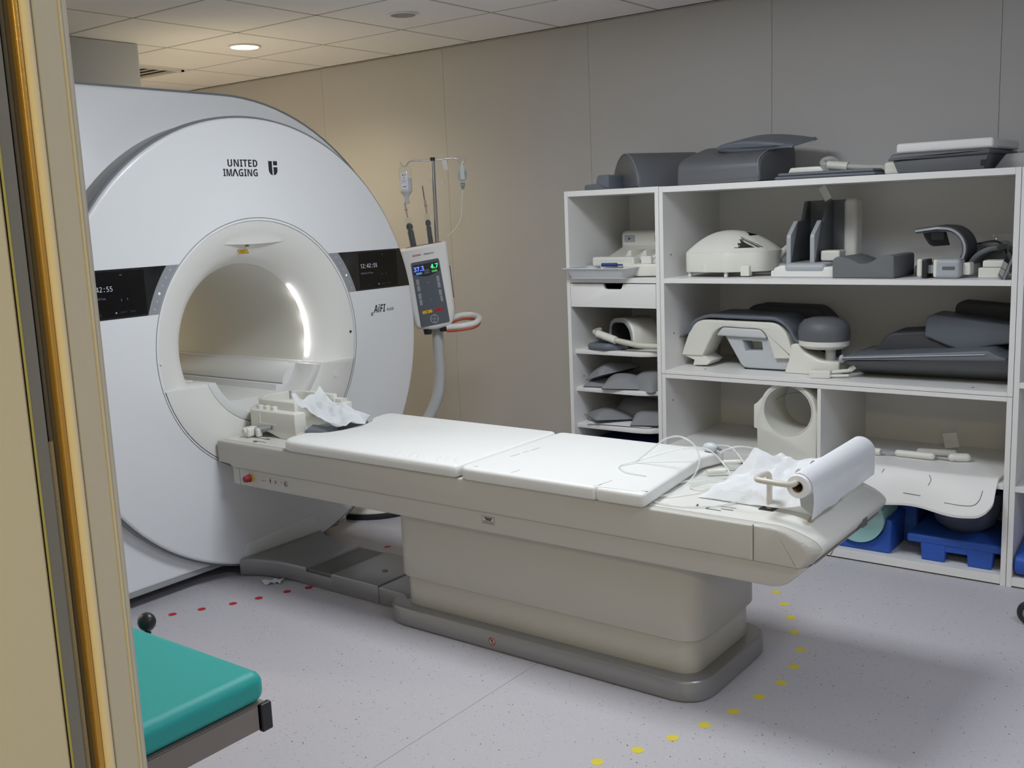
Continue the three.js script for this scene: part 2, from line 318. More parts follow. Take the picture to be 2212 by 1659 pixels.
function warnTri(parent, s, pos, rot, order = 'YXZ') {   // yellow warning triangle, faces +z before rotation
  const g = new THREE.ExtrudeGeometry(shapeOf([[-s / 2, 0], [s / 2, 0], [0, s * 0.87]]), { depth: 0.0006, bevelEnabled: false });
  const p = g.attributes.position, uv = g.attributes.uv; for (let i = 0; i < p.count; i++) uv.setXY(i, 0.5 + p.getX(i) / s, p.getY(i) / s * 0.92 + 0.06);
  const m = part('warning_sticker', prepOwn(g), warnMat, parent); m.position.set(...pos); m.rotation.order = order; m.rotation.set(...rot); return m;
}

// ---------------------------------------------------------------- scanner
const GX = -3.6, GY = 1.0, GZ = -2.94, R1 = 0.977;
{
  const t = thing('mri_scanner', 'large white ring-fronted scanner with round bore and grey edge trim', 'scanner', [GX, 0, GZ]);
  // local frame: x out of the face, y up, z along the face (towards the bench = +z)
  const ring = (r, n = 96, cw = false) => arc(0, GY, r, 0, cw ? -Math.PI * 2 : Math.PI * 2, n).slice(0, -1);
  part('front_cover', extX(ring(R1, 128), -0.05, 0, 0.012, [ring(0.5555, 96)], 4), mats.cover, t);
  part('cover_rim', [at(lathe([[0.90, -0.26], [0.972, -0.26], [0.974, -0.05], [0.972, -0.045]], 128).rotateZ(-Math.PI / 2), 0, GY, 0)], mats.rimGrey, t);
  part('rim_band', [at(lathe([[0.95, -0.054], [0.984, -0.054], [0.986, -0.048], [0.986, -0.019], [0.984, -0.013], [0.95, -0.013]], 128).rotateZ(-Math.PI / 2), 0, GY, 0)], mats.trimGrey, t);
  // magnet body: leaning front, flat top, rounded flank
  const rb = 1.05, yc = 1.04;
  const flank = arc(-0.01, yc, rb, -Math.PI / 2 + 0.30, -Math.PI * 3 / 2, 56).map(([a, b]) => [a, b]);   // goes round the -z side
  const prof = [...arc(-0.01, yc, rb, Math.PI / 2, Math.PI * 1.5 - 0.36, 48), [-0.42, 0.075], [1.12, 0.075], ...rounded([[1.2, 0.075], [1.2, 2.09], [1.0, 2.09]], 0).slice(0, 1), ...arc(1.06, 1.95, 0.14, 0, Math.PI / 2, 8)];
  const lean = g => { const p = g.attributes.position; for (let i = 0; i < p.count; i++) if (p.getX(i) > -0.9) p.setX(i, p.getX(i) - 0.067 * (p.getY(i) - 0.25)); g.computeVertexNormals(); return toCreasedNormals(g, 0.5); };
  part('magnet_body', lean(extX(prof, -1.75, -0.052, 0.015, [ring(0.57, 96)], 3)), mats.cover, t);
  // narrow grey band round the front edge of the body
  const cx = 0.1, cyy = 1.0;
  const off = (k) => prof.map(([a, b]) => { const d = Math.hypot(a - cx, b - cyy); return [a + (a - cx) / d * k, b + (b - cyy) / d * k]; });
  part('body_edge_trim', lean(extX(off(0.007), -0.090, -0.058, 0.004, [off(-0.012).reverse()], 3)), mats.trimGrey, t);
  part('plinth', extX([[1.14, 0], [1.14, 0.08], [-0.45, 0.08], [-0.45, 0]], -1.7, -0.20), mats.dark, t);  // near-black block stands in for the shaded gap under the body
  part('plinth_ledge', extX([[1.2, 0.055], [1.2, 0.08], [-0.45, 0.08], [-0.45, 0.055]], -1.7, -0.045, 0.003), mats.rimGrey, t);
  // funnel and bore
  const fp = []; for (let k = 0; k <= 20; k++) { const u = k / 20; fp.push([0.553 - (0.553 - 0.358) * (u * 0.55 + 0.45 * Math.sin(u * Math.PI / 2)), -0.004 - 0.138 * Math.pow(u, 1.9)]); }
  part('bore_funnel', at(lathe([[0.5535, -0.03], [0.5535, -0.004], ...fp.slice(1), [0.356, -0.152]], 128).rotateZ(-Math.PI / 2), 0, GY, 0), Object.assign(mats.funnel, { side: THREE.DoubleSide }), t);
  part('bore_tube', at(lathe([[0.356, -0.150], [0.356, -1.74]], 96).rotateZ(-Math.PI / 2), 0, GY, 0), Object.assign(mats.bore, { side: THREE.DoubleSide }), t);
  part('funnel_joint', at(new THREE.TorusGeometry(0.5545, 0.0014, 6, 128).rotateY(Math.PI / 2), 0.0002, GY, 0), mats.lineGrey, t);
  { const bw = 0.170, edge = s => [-0.0195, 1.447 - 0.005 * Math.cos(s * Math.PI / 2), -bw * s];
    const top = s => { const z = -bw * s; return [-0.0112, GY + Math.sqrt(0.5 * 0.5 - z * z), z]; };
    const mix = (a, b, v) => a.map((q, i) => q + (b[i] - q) * v);
    part('brow', [sheet(32, 8, (u, v) => { const s = 2 * u - 1, q = mix(top(s), edge(s), v); q[0] -= 0.002 * Math.sin(v * Math.PI); return q; }), sheet(32, 4, (u, v) => { const s = 2 * u - 1, e = edge(s); return [e[0] - 0.03 * v, e[1] + 0.004 * v, e[2]]; })], mats.funnel, t); }
  // infill below the ledges, with the trough for the patient table
  const YL = 0.873, ro = 0.5525, rt = 0.347;
  const aL = Math.asin((YL - GY) / ro), aT = Math.asin((YL - GY) / rt);
  const infill = [...arc(0, GY, ro, Math.PI - aL, 2 * Math.PI + aL, 48), ...arc(0, GY, rt, 2 * Math.PI + aT, Math.PI - aT, 40)];
  part('apron', extX(infill, -0.19, 0.0, 0.006), mats.funnel, t);
  const ri = 0.306, aR = Math.asin((YL - 0.003 - GY) / 0.345), aI = Math.asin((YL - 0.003 - GY) / ri);
  part('trough_rim', extX([...arc(0, GY, 0.3445, Math.PI - aR, 2 * Math.PI + aR, 40), ...arc(0, GY, ri, 2 * Math.PI + aI, Math.PI - aI, 40)], -0.19, -0.006, 0.004), mats.boreFloor, t);
  const half = [[0.352, 0.875], [0.300, 0.875], ...Array.from({ length: 9 }, (_, k) => { const a = k / 8 * Math.PI / 2; return [0.298 - 0.108 * Math.sin(a), 0.870 - 0.085 * (1 - Math.cos(a)) ]; }), [0.178, 0.782], [0.150, 0.786], [0.146, 0.758], [0.07, 0.750]];
  const floorP = [...half, ...half.map(([a, b]) => [-a, b]).reverse(), ...arc(0, GY, 0.352, Math.PI + 0.38, 2 * Math.PI - 0.38, 24)];
  part('bore_floor', extX(floorP, -1.73, -0.135, 0.003), mats.boreFloor, t);
  part('floor_groove', [extX(rect(-0.1885, -0.1855, 0.7835, 0.7865), -1.7, -0.136), extX(rect(0.1855, 0.1885, 0.7835, 0.7865), -1.7, -0.136)], mats.lineGrey, t);
  // light strip along the bore mouth, right-hand side
  const strip = []; for (let k = 0; k <= 40; k++) { const a = THREE.MathUtils.degToRad(180 - 41.6 + (41.6 + 16) * k / 40); strip.push([-0.134, GY + 0.360 * Math.sin(a), 0.360 * Math.cos(a)]); }
  const sg = tube(strip, 0.010, 60, 10); part('light_strip', [sg, at(sph(0.010), ...strip[0]), at(sph(0.010), ...strip[40])], glow(1, 0.98, 1, 3.2), t, 'glowing white curved light strip');
  for (const k of [6, 20, 34]) { const q = strip[k]; const L = new THREE.PointLight(lin(1, 0.97, 0.97), 0.004, 0, 2); L.position.set(q[0] - 0.005, GY + (q[1] - GY) * 0.90, q[2] * 0.90); L.castShadow = true; L.shadow.radius = 0.6; t.add(L); }
  for (const [a, b] of [[1.466, 0.245], [1.475, -0.258], [0.989, 0.545]]) part('screw_cap', at(cyl(0.006, 0.006, 0.003, 14).rotateZ(Math.PI / 2), a < 1 ? 0 : -0.012, a, b * 0.985), mats.cover, t);
  part('sensor_hole', at(cyl(0.0055, 0.0055, 0.003, 16).rotateZ(Math.PI / 2), -0.003, 0.997, -0.522), mats.dark, t);
  part('round_cap', at(cyl(0.014, 0.0145, 0.004, 24).rotateZ(Math.PI / 2), 0.001, 0.805, -0.405), mats.funnel, t);
  // skirt above the floor rail
  part('skirt_panel', extX(rounded([[0.206, 0.01], [0.206, 0.135, 0.02], [-0.198, 0.168, 0.02], [-0.240, 0.085]], 0.0), -0.04, 0.004, 0.003), mats.cover, t);
  // screens and key strips
  for (const s of [1, -1]) {
    const y0 = 1.187, y1 = 1.378;
    const edge = (r, y) => s * Math.sqrt(r * r - (y - GY) * (y - GY));
    const ys = n => Array.from({ length: n + 1 }, (_, i) => y0 + (y1 - y0) * i / n);
    const key = [...ys(12).map(y => [edge(0.5575, y), y]), ...ys(12).reverse().map(y => [edge(0.602, y), y])];
    const scr = [...ys(12).map(y => [edge(0.603, y), y]), ...ys(12).reverse().map(y => [edge(0.970, y), y])];
    part('key_strip', extX(key, -0.004, 0.0012), mats.keyGrey, t, 'grey key strip beside the black screen');
    const sm = part('screen', extX(scr, -0.004, 0.0012), mats.screen, t, 'black display screen');
    for (let k = 0; k < 6; k++) { const y = 1.36 - k * 0.0305, z = edge(0.580, y); part('key', at(cyl(k === 3 ? 0.0062 : 0.005, 0.005, 0.0016, 14).rotateZ(Math.PI / 2), 0.0014, y, z), k === 3 ? glow(0.9, 0.95, 1, 0.75) : M(lin(0.42, 0.44, 0.46), 0.4), t); }
    const tx = canvasTex(1024, 768, (g, w, h) => {
      g.fillStyle = '#000'; g.fillRect(0, 0, w, h); g.fillStyle = '#cfd6e6'; g.font = '118px monospace'; g.save(); g.translate(30, 330); g.scale(0.80, 1); g.fillText('12:42:55', 0, 0); g.restore();
      g.font = '46px sans-serif'; g.fillStyle = '#8a8f9a'; g.fillText('2026-02-10 Tue', 34, 460);
      g.fillStyle = '#5c6068'; g.fillRect(600, 470, 14, 40); g.fillRect(700, 462, 14, 34); g.fillStyle = '#a7b0b8'; g.beginPath(); g.arc(500, 700, 14, 0, 7); g.fill();
      g.fillStyle = '#4a4e58'; g.font = '36px sans-serif'; g.fillText('READY', 570, 710); g.fillText('TABLE', 730, 710); g.fillRect(60, 700, 14, 26); g.fillRect(240, 690, 10, 40);
      g.fillStyle = '#6f767e'; g.fillRect(610, 60, 40, 14);
    });
    const W = 0.265, H = 0.175; const m = part('display_text', prepOwn(plate(W, H, 0.0004)), new THREE.MeshStandardMaterial({ color: 0x050507, roughness: 0.15, emissive: 0xffffff, emissiveMap: tx, emissiveIntensity: 0.8 }), sm);
    m.position.set(0.0013, (y0 + y1) / 2, s > 0 ? 0.708 : -0.735); m.rotation.y = Math.PI / 2;
  }
  // lettering
  const put = (geos, y, z, sub) => { const list = geos.map(g => { g.rotateY(Math.PI / 2); return at(g, 0, y, z); }); return list; };
  const line = (str, size, sx) => textGeo(str, size, fontB, { sx });
  const fit = (g, w) => { g.computeBoundingBox(); const k = w / (g.boundingBox.max.x - g.boundingBox.min.x); g.translate(-g.boundingBox.min.x, 0, 0); g.scale(k, 1, 1); return g; };
  const united = fit(line('UNITED', 0.0305), 0.158);
  const im = fit(line('IM', 0.0305), 0.045), lam = new THREE.ExtrudeGeometry(shapeOf([[0, 0], [0.0075, 0], [0.0165, 0.0225], [0.0255, 0], [0.033, 0], [0.0205, 0.0305], [0.0125, 0.0305]]), { depth: 0.0006, bevelEnabled: false }), ging = fit(line('GING', 0.0305), 0.102);
  at(lam, 0.046, 0, 0); at(ging, 0.080, 0, 0);
  const lt = [at(united, 0.026, 0.040, 0), im, lam, ging];
  part('lettering', put(lt, 1.731, 0.152), mats.ink, t, 'dark grey UNITED IMAGING lettering');
  const em = [];
  em.push(new THREE.ExtrudeGeometry(shapeOf([[0, 0.062], [0.020, 0.062], [0.020, 0.0], ...arc(0.026, 0.026, 0.026, -1.75, -Math.PI, 10)]), { depth: 0.0006, bevelEnabled: false }));
  em.push(new THREE.ExtrudeGeometry(shapeOf(rect(0.027, 0.049, 0.044, 0.062)), { depth: 0.0006, bevelEnabled: false }));
  em.push(new THREE.ExtrudeGeometry(shapeOf([[0.027, 0.036], [0.049, 0.036], [0.049, 0.024], ...arc(0.026, 0.024, 0.023, 0, -Math.PI / 2 + 0.05, 10)]), { depth: 0.0006, bevelEnabled: false }));
  part('emblem', put(em.map(g => toCreasedNormals(g, 0.5)), 1.735, -0.0925), mats.ink, t, 'dark shield emblem made of three pieces');
  const u = at(textGeo('u', 0.022, fontB, { slant: 0.2, sx: 0.9 }), 0, -0.012, 0), ai = at(textGeo('AiFI', 0.038, fontB, { slant: 0.2, sx: 0.80 }), 0.022, 0, 0), ins = at(textGeo('inside', 0.016, fontR, { slant: 0.2, sx: 0.9 }), 0.112, 0.002, 0);
  part('side_lettering', put([u, ai, ins], 1.070, -0.662), mats.ink, t, 'small dark uAiFI inside lettering');
  // warning label under the brow
  warnTri(t, 0.024, [-0.035, 1.432, 0.030], [-0.5, Math.PI / 2, 0]);
  label('warning_label', 0.052, 0.020, canvasTex(256, 100, (g, w, h) => { g.fillStyle = '#c9a41a'; g.fillRect(0, 0, w, h); g.strokeStyle = '#2a2310'; g.lineWidth = 10; g.strokeRect(8, 8, w - 16, h - 16); g.fillStyle = '#2a2310'; g.fillRect(40, 30, 176, 12); g.fillRect(40, 56, 150, 12); }), t, [-0.046, 1.411, 0.046], Math.PI / 2, {}, -0.55);
}
// duct rising from the magnet to the ceiling
single('service_duct', 'tall plain grey duct box between the scanner top and the ceiling', 'duct', extY(rounded([[-0.9, -0.45, 0.03], [0, -0.45, 0.03], [0, 0.5, 0.03], [-0.9, 0.5, 0.03]], 0, 8), 0, CEIL - 2.086), M(lin(0.50, 0.52, 0.55), 0.6, { bumpMap: rep(grain, 6), bumpScale: 0.0002 }), [-5.0, 2.083, -2.945]);
{
  const t = thing('ceiling_vent', 'dark slotted square ceiling vent beside the grey duct box', 'vent', [-5.917, CEIL, -3.87]);
  const w = 0.27; part('frame', [box(-w, w, -0.012, 0, -w, -w + 0.02), box(-w, w, -0.012, 0, w - 0.02, w), box(-w, -w + 0.02, -0.012, 0, -w, w), box(w - 0.02, w, -0.012, 0, -w, w)], mats.laminate, t);
  part('backing', box(-w + 0.02, w - 0.02, -0.002, -0.0005, -w + 0.02, w - 0.02), mats.dark, t);
  for (let k = 0; k < 7; k++) part('slat', box(-w + 0.02, w - 0.02, -0.010, -0.007, -0.21 + k * 0.07, -0.185 + k * 0.07).rotateX(0), mats.tgrid, t);
}
{
  const t = thing('ceiling_speaker', 'round flush white speaker grille in a ceiling tile near the long wall', 'speaker', [-3.517, CEIL, -3.87]);
  part('ring', at(lathe([[0.06, 0], [0.072, 0], [0.073, -0.006], [0.068, -0.009], [0.060, -0.007]], 48), 0, 0, 0), mats.tile, t);
  part('grille', at(cyl(0.0615, 0.0615, 0.005, 40), 0, -0.0035, 0), M(lin(0.50, 0.48, 0.46), 0.8, { bumpMap: rep(weave, 30), bumpScale: 0.002 }), t);
}

// ---------------------------------------------------------------- patient table
const TT = 0.63;
{
  const t = thing('patient_table', 'long white patient table on a pedestal docked at the scanner', 'table', [-2.1, 0, GZ]);
  const o = 2.1, hw = 0.315;                                    // local x = world x + 2.1, local z = world z - GZ
  const L = pts => pts.map(p => [p[0] + o, p[1], p[2]]);
  const nose = [[-1.075, 0.63, 0.06], [-0.991, 0.60, 0.04], [-0.968, 0.575, 0.02], [-1.009, 0.525, 0.01]];
  const upL = L([[-3.588, 0.535, 0.006], [-3.588, TT, 0.012], [-1.1645, TT], [-1.1645, 0.522], [-3.50, 0.522, 0.01], [-3.515, 0.535]]);
  const upR = L([[-1.1635, TT], ...nose, [-1.012, 0.522], [-1.1635, 0.522]]);
  const topP = L([[-3.586, 0.54, 0.004], [-3.586, TT - 0.001, 0.012], ...nose.map(p => [p[0] - 0.001, p[1] - 0.001, p[2]]), [-1.02, 0.535], [-3.4, 0.535]]);
  for (const s of [1, -1]) {
    const z0 = s > 0 ? hw - 0.034 : -hw, z1 = s > 0 ? hw : -hw + 0.034;
    part('side_cover', extZ(rounded(upL), z0, z1, 0.008, [], 4), mats.tableCoverShaded, t);
    const ec = prep(extZ(rounded(upR, 0, 8), z0, z1, 0.008, [], 4)), ep = ec.attributes.position;
    for (let i = 0; i < ep.count; i++) { const k = Math.max(0, ep.getX(i) - (-1.12 + o)) / 0.155, w = Math.max(0, (Math.abs(ep.getZ(i)) - 0.281) / 0.034); ep.setX(i, ep.getX(i) - 0.034 * k * w * Math.sqrt(w)); }
    part('end_corner', toCreasedNormals(ec, 0.5), mats.tableCoverShaded, t);
  }
  part('top_cover', extZ(rounded(topP, 0, 8), -hw + 0.037, hw - 0.037, 0.002), mats.tableTopLit, t);
  part('joint_filler', extZ(rounded(L([[-3.57, 0.54], [-3.57, TT - 0.008], [-1.085, TT - 0.008], [-0.99, 0.565], [-1.02, 0.535]])), -hw + 0.012, hw - 0.012), mats.tableCoverShaded, t);
  const low = L([[-3.508, 0.447, 0.008], [-3.508, 0.5215], [-1.010, 0.5215], [-1.072, 0.462, 0.02], [-1.11, 0.452, 0.01], [-2.55, 0.449]]);
  part('lower_band', extZ(rounded(low), -hw + 0.010, hw - 0.010, 0.006, [], 3), mats.tableCoverShaded, t);
  part('end_sill', rod([-0.998 + o, 0.533, -hw + 0.04], [-0.998 + o, 0.533, hw - 0.04], 0.003, 8), mats.taupe, t);
  part('end_latch', box(-0.994 + o, -0.9735 + o, 0.548, 0.574, -0.095, -0.055), mats.silverDark, t, 'grey latch recess in the table end');
  // control panel on the side: emergency knob and icons
  const es = part('emergency_button', [at(cyl(0.0125, 0.0165, 0.026, 20).rotateX(Math.PI / 2), 0, 0, 0.022), at(sph(0.0125, 1, 1, 0.35), 0, 0, 0.034)], M(lin(0.27, 0.022, 0.035), 0.4), t, 'red mushroom knob');
  es.position.set(-3.392 + o, 0.487, hw - 0.012);
  part('collar', at(cyl(0.019, 0.020, 0.012, 24).rotateX(Math.PI / 2), 0, 0, 0.003), mats.amber, es, 'yellow collar');
  part('panel_joint', box(-3.463 + o, -3.461 + o, 0.45, 0.52, hw - 0.0105, hw - 0.0096), mats.lineGrey, t);
  label('icon_strip', 0.175, 0.030, canvasTex(700, 120, (g, w, h) => {
    g.fillStyle = '#c3c0b8'; g.fillRect(0, 0, w, h); g.fillStyle = '#3c3c40'; g.font = '20px sans-serif'; g.fillText('kg', 20, 30); g.fillRect(20, 66, 22, 20); g.fillRect(70, 60, 46, 5); g.fillRect(80, 74, 40, 5); g.fillRect(100, 22, 14, 12);
    g.fillStyle = '#17181c'; g.beginPath(); g.arc(222, 26, 11, 0, 7); g.fill(); g.fillRect(211, 38, 22, 34); g.fillRect(212, 70, 8, 30); g.fillRect(224, 70, 8, 30); g.fillRect(203, 40, 6, 28); g.fillRect(235, 40, 6, 28);
    g.fillStyle = '#55585f'; g.fillRect(330, 36, 44, 50); g.fillStyle = '#d9d6c9'; g.fillRect(338, 46, 28, 6); g.fillRect(338, 60, 28, 6); g.fillStyle = '#333'; g.beginPath(); g.arc(490, 46, 10, 0, 7); g.fill();
    g.strokeStyle = '#1d2b63'; g.lineWidth = 9; g.beginPath(); g.arc(600, 62, 42, 0, 7); g.stroke(); g.fillStyle = '#1d2b63'; g.beginPath(); g.arc(600, 62, 30, 0.9, 3.6); g.fill(); g.fillRect(585, 36, 10, 44); g.fillRect(602, 30, 10, 30);
  }), t, [-3.235 + o, 0.489, hw - 0.0096]);
  label('rating_plate', 0.056, 0.028, canvasTex(256, 128, (g, w, h) => { g.fillStyle = '#cfccc4'; g.fillRect(0, 0, w, h); g.strokeStyle = '#1a1a1a'; g.lineWidth = 6; g.strokeRect(6, 6, w - 12, h - 12); g.fillStyle = '#1a1a1a'; g.fillRect(50, 22, 160, 18); g.fillRect(80, 46, 110, 20); for (let k = 0; k < 3; k++) g.fillRect(24, 76 + k * 14, 208, 6); }), t, [-2.133 + o, 0.494, hw - 0.0096]);
  // pedestal
  const plan = (x0, x1, z0, z1, r) => rounded([[x0 + o, z0, r], [x1 + o, z0, r], [x1 + o, z1, r], [x0 + o, z1, r]], 0, 10);
  part('pedestal_upper', extY(plan(-2.652, -1.385, -0.238, 0.238, 0.085), 0.185, 0.45, 0.006), mats.tableCoverShaded, t);
  part('pedestal_lower', extY(plan(-2.634, -1.403, -0.222, 0.222, 0.075), 0.055, 0.19, 0.004), mats.tableCoverShaded, t);
  part('base_plate', extY(plan(-2.705, -1.352, -0.275, 0.275, 0.12), 0, 0.072, 0.011, [], 5), mats.silver, t);
  const ns = label('no_step_sign', 0.034, 0.034, canvasTex(128, 128, (g) => { g.clearRect(0, 0, 128, 128); g.fillStyle = '#b9b6b0'; g.fillRect(0, 0, 128, 128); g.strokeStyle = '#a3131b'; g.lineWidth = 14; g.beginPath(); g.arc(64, 64, 52, 0, 7); g.stroke(); g.beginPath(); g.moveTo(28, 28); g.lineTo(100, 100); g.stroke(); g.fillStyle = '#1c1c1e'; g.beginPath(); g.ellipse(64, 52, 12, 22, 0.2, 0, 7); g.fill(); g.beginPath(); g.ellipse(60, 90, 8, 9, 0, 0, 7); g.fill(); }), t, [-2.165 + o, 0.036, 0.2752]);
  ns.geometry = prepOwn((() => { const g = new THREE.CylinderGeometry(0.017, 0.017, 0.0006, 28).rotateX(Math.PI / 2); const p = g.attributes.position, uv = g.attributes.uv; for (let i = 0; i < p.count; i++) uv.setXY(i, 0.5 + p.getX(i) / 0.034, 0.5 + p.getY(i) / 0.034); return g; })());
  // stickers on the top and at the rounded end
  for (const [x, z, s] of [[-1.385, 0.232, 0.026], [-1.05, 0.185, 0.030]]) warnTri(t, s, [x + o, x < -1.2 ? TT + 0.0002 : TT - 0.006, z], [-Math.PI / 2 + (x < -1.2 ? 0 : 0.22), 0.0, 0.9], 'ZXY');
  for (const z of [0.235, -0.235]) warnTri(t, 0.026, [-0.958 + o - 0.012, 0.548, z], [0.5, Math.PI / 2, 0]);
  part('slot_marks', [box(-1.35 + o, -1.30 + o, TT, TT + 0.0006, 0.232, 0.235), box(-1.35 + o, -1.347 + o, TT, TT + 0.0006, 0.205, 0.235), box(-1.31 + o, -1.27 + o, TT, TT + 0.0006, 0.212, 0.215), box(-1.33 + o, -1.27 + o, TT, TT + 0.0006, 0.19, 0.192), box(-3.50 + o, -3.40 + o, TT, TT + 0.0006, 0.20, 0.203), box(-3.43 + o, -3.35 + o, TT, TT + 0.0006, 0.244, 0.247), box(-3.415 + o, -3.395 + o, TT, TT + 0.0006, 0.252, 0.262), box(-3.405 + o, -3.385 + o, TT, TT + 0.0006, 0.192, 0.202)], mats.inkGrey, t);
  // floor rail between pedestal and scanner
  const railP = L([[-3.60, 0.0], [-3.60, 0]]);
  const rp = [[-2.60 + o, 0.165], [-3.24 + o, 0.165], ...arc(-3.42 + o, 0.165, 0.001, 0, 0, 1).slice(0, 0), [-3.34 + o, 0.168], [-3.44 + o, 0.18], [-3.53 + o, 0.205], [-3.599 + o, 0.242], [-3.599 + o, -0.242], [-3.53 + o, -0.205], [-3.44 + o, -0.18], [-3.34 + o, -0.168], [-2.60 + o, -0.165]];
  const fr = part('floor_rail', [extY([...rp.filter(p => p[0] <= -3.255 + o), [-3.255 + o, -0.165], [-3.255 + o, 0.165]], 0, 0.080, 0.014, [], 4), extY(rect(-3.26 + o, -3.10 + o, -0.165, 0.165), 0, 0.060, 0.002), extY(rounded([[-3.10 + o, -0.165], [-2.83 + o, -0.165], [-2.83 + o, 0.165], [-3.10 + o, 0.165]], 0), 0, 0.078, 0.006, [], 3), extY([[-2.827 + o, -0.165], [-2.69 + o, -0.165], [-2.64 + o, -0.2], [-2.64 + o, 0.2], [-2.69 + o, 0.165], [-2.827 + o, 0.165]], 0, 0.074, 0.006, [], 3)], mats.silver, t);
  part('insert_plate', extY(rect(-3.25 + o, -3.105 + o, -0.158, 0.158), 0.058, 0.074, 0.002), mats.silverDark, fr, 'dark cover plate let into the rail');
  part('rail_screw', [at(new THREE.TorusGeometry(0.011, 0.002, 6, 24).rotateX(Math.PI / 2), -2.93 + o, 0.0785, 0.02), at(cyl(0.009, 0.009, 0.003, 20), -2.93 + o, 0.0775, 0.02)], mats.taupe, fr);
}
// ---------------------------------------------------------------- things on the table
function pad(pts, h, r, seg = 4) { return extY(rounded(pts, 0, 6), 0, h, r, [], seg); }
{
  const a = thing('mattress_pad', 'wrinkled white mattress section with a neck cut-out at the scanner end', 'mattress', [-2.7, TT + 0.001, GZ]);
  const z = p => [p[0] + 2.7, p[1] - GZ, p[2]];
  const shp = [[-2.248, -2.612, 0.03], [-2.248, -3.238, 0.03], [-3.165, -3.238, 0.05], [-3.145, -3.105, 0.04], [-3.085, -3.05, 0.10], [-3.075, -2.90, 0.08], [-3.10, -2.80, 0.06], [-3.185, -2.765, 0.04], [-3.165, -2.612, 0.07]].map(z);
  const folds = [];
  for (const [x, w, l, zz, a] of [[-2.50, 0.015, 0.050, -2.675, 0.5], [-2.468, 0.011, 0.045, -2.672, 0.55], [-2.56, 0.011, 0.040, -2.668, 0.4], [-2.335, 0.013, 0.045, -2.675, 0.7], [-2.30, 0.011, 0.048, -2.68, 0.75], [-2.37, 0.010, 0.040, -2.668, 0.6]]) folds.push(at(sph(1, w, 0.0030, l, 28).rotateY(a), x + 2.7, 0.0452, zz - GZ));
  part('cover', [pad(shp, 0.046, 0.016), ...folds], mats.mattress, a);
  const b = thing('mattress_pad', 'smooth white mattress section with stitch marks at the foot end of the table', 'mattress', [-1.88, TT + 0.001, GZ]);
  const q = p => [p[0] + 1.88, p[1] - GZ, p[2]];
  const s1 = [[-1.504, -2.610, 0.02], [-1.565, -3.12, 0.01], [-1.532, -3.238, 0.03], [-2.236, -3.238, 0.03], [-2.236, -2.610, 0.04], [-1.684, -2.610, 0.006], [-1.680, -2.632], [-1.676, -2.610, 0.006]].map(q).reverse();
  part('cover', pad(s1, 0.046, 0.013), mats.mattress, b);
  const st = [];
  for (const [x0, z0, x1, z1] of [[-2.16, -2.81, -2.155, -2.86], [-2.155, -2.88, -2.152, -2.91], [-2.15, -2.92, -2.146, -2.97], [-2.02, -2.625, -2.015, -2.67], [-1.63, -3.20, -1.60, -3.22], [-1.53, -2.64, -1.51, -2.642], [-1.680, -2.636, -1.672, -2.70], [-2.19, -2.64, -2.17, -2.642]]) st.push(rod([x0 + 1.88, 0.0458, z0 - GZ], [x1 + 1.88, 0.0458, z1 - GZ], 0.0009, 6));
  part('stitching', st, mats.inkGrey, b);
}
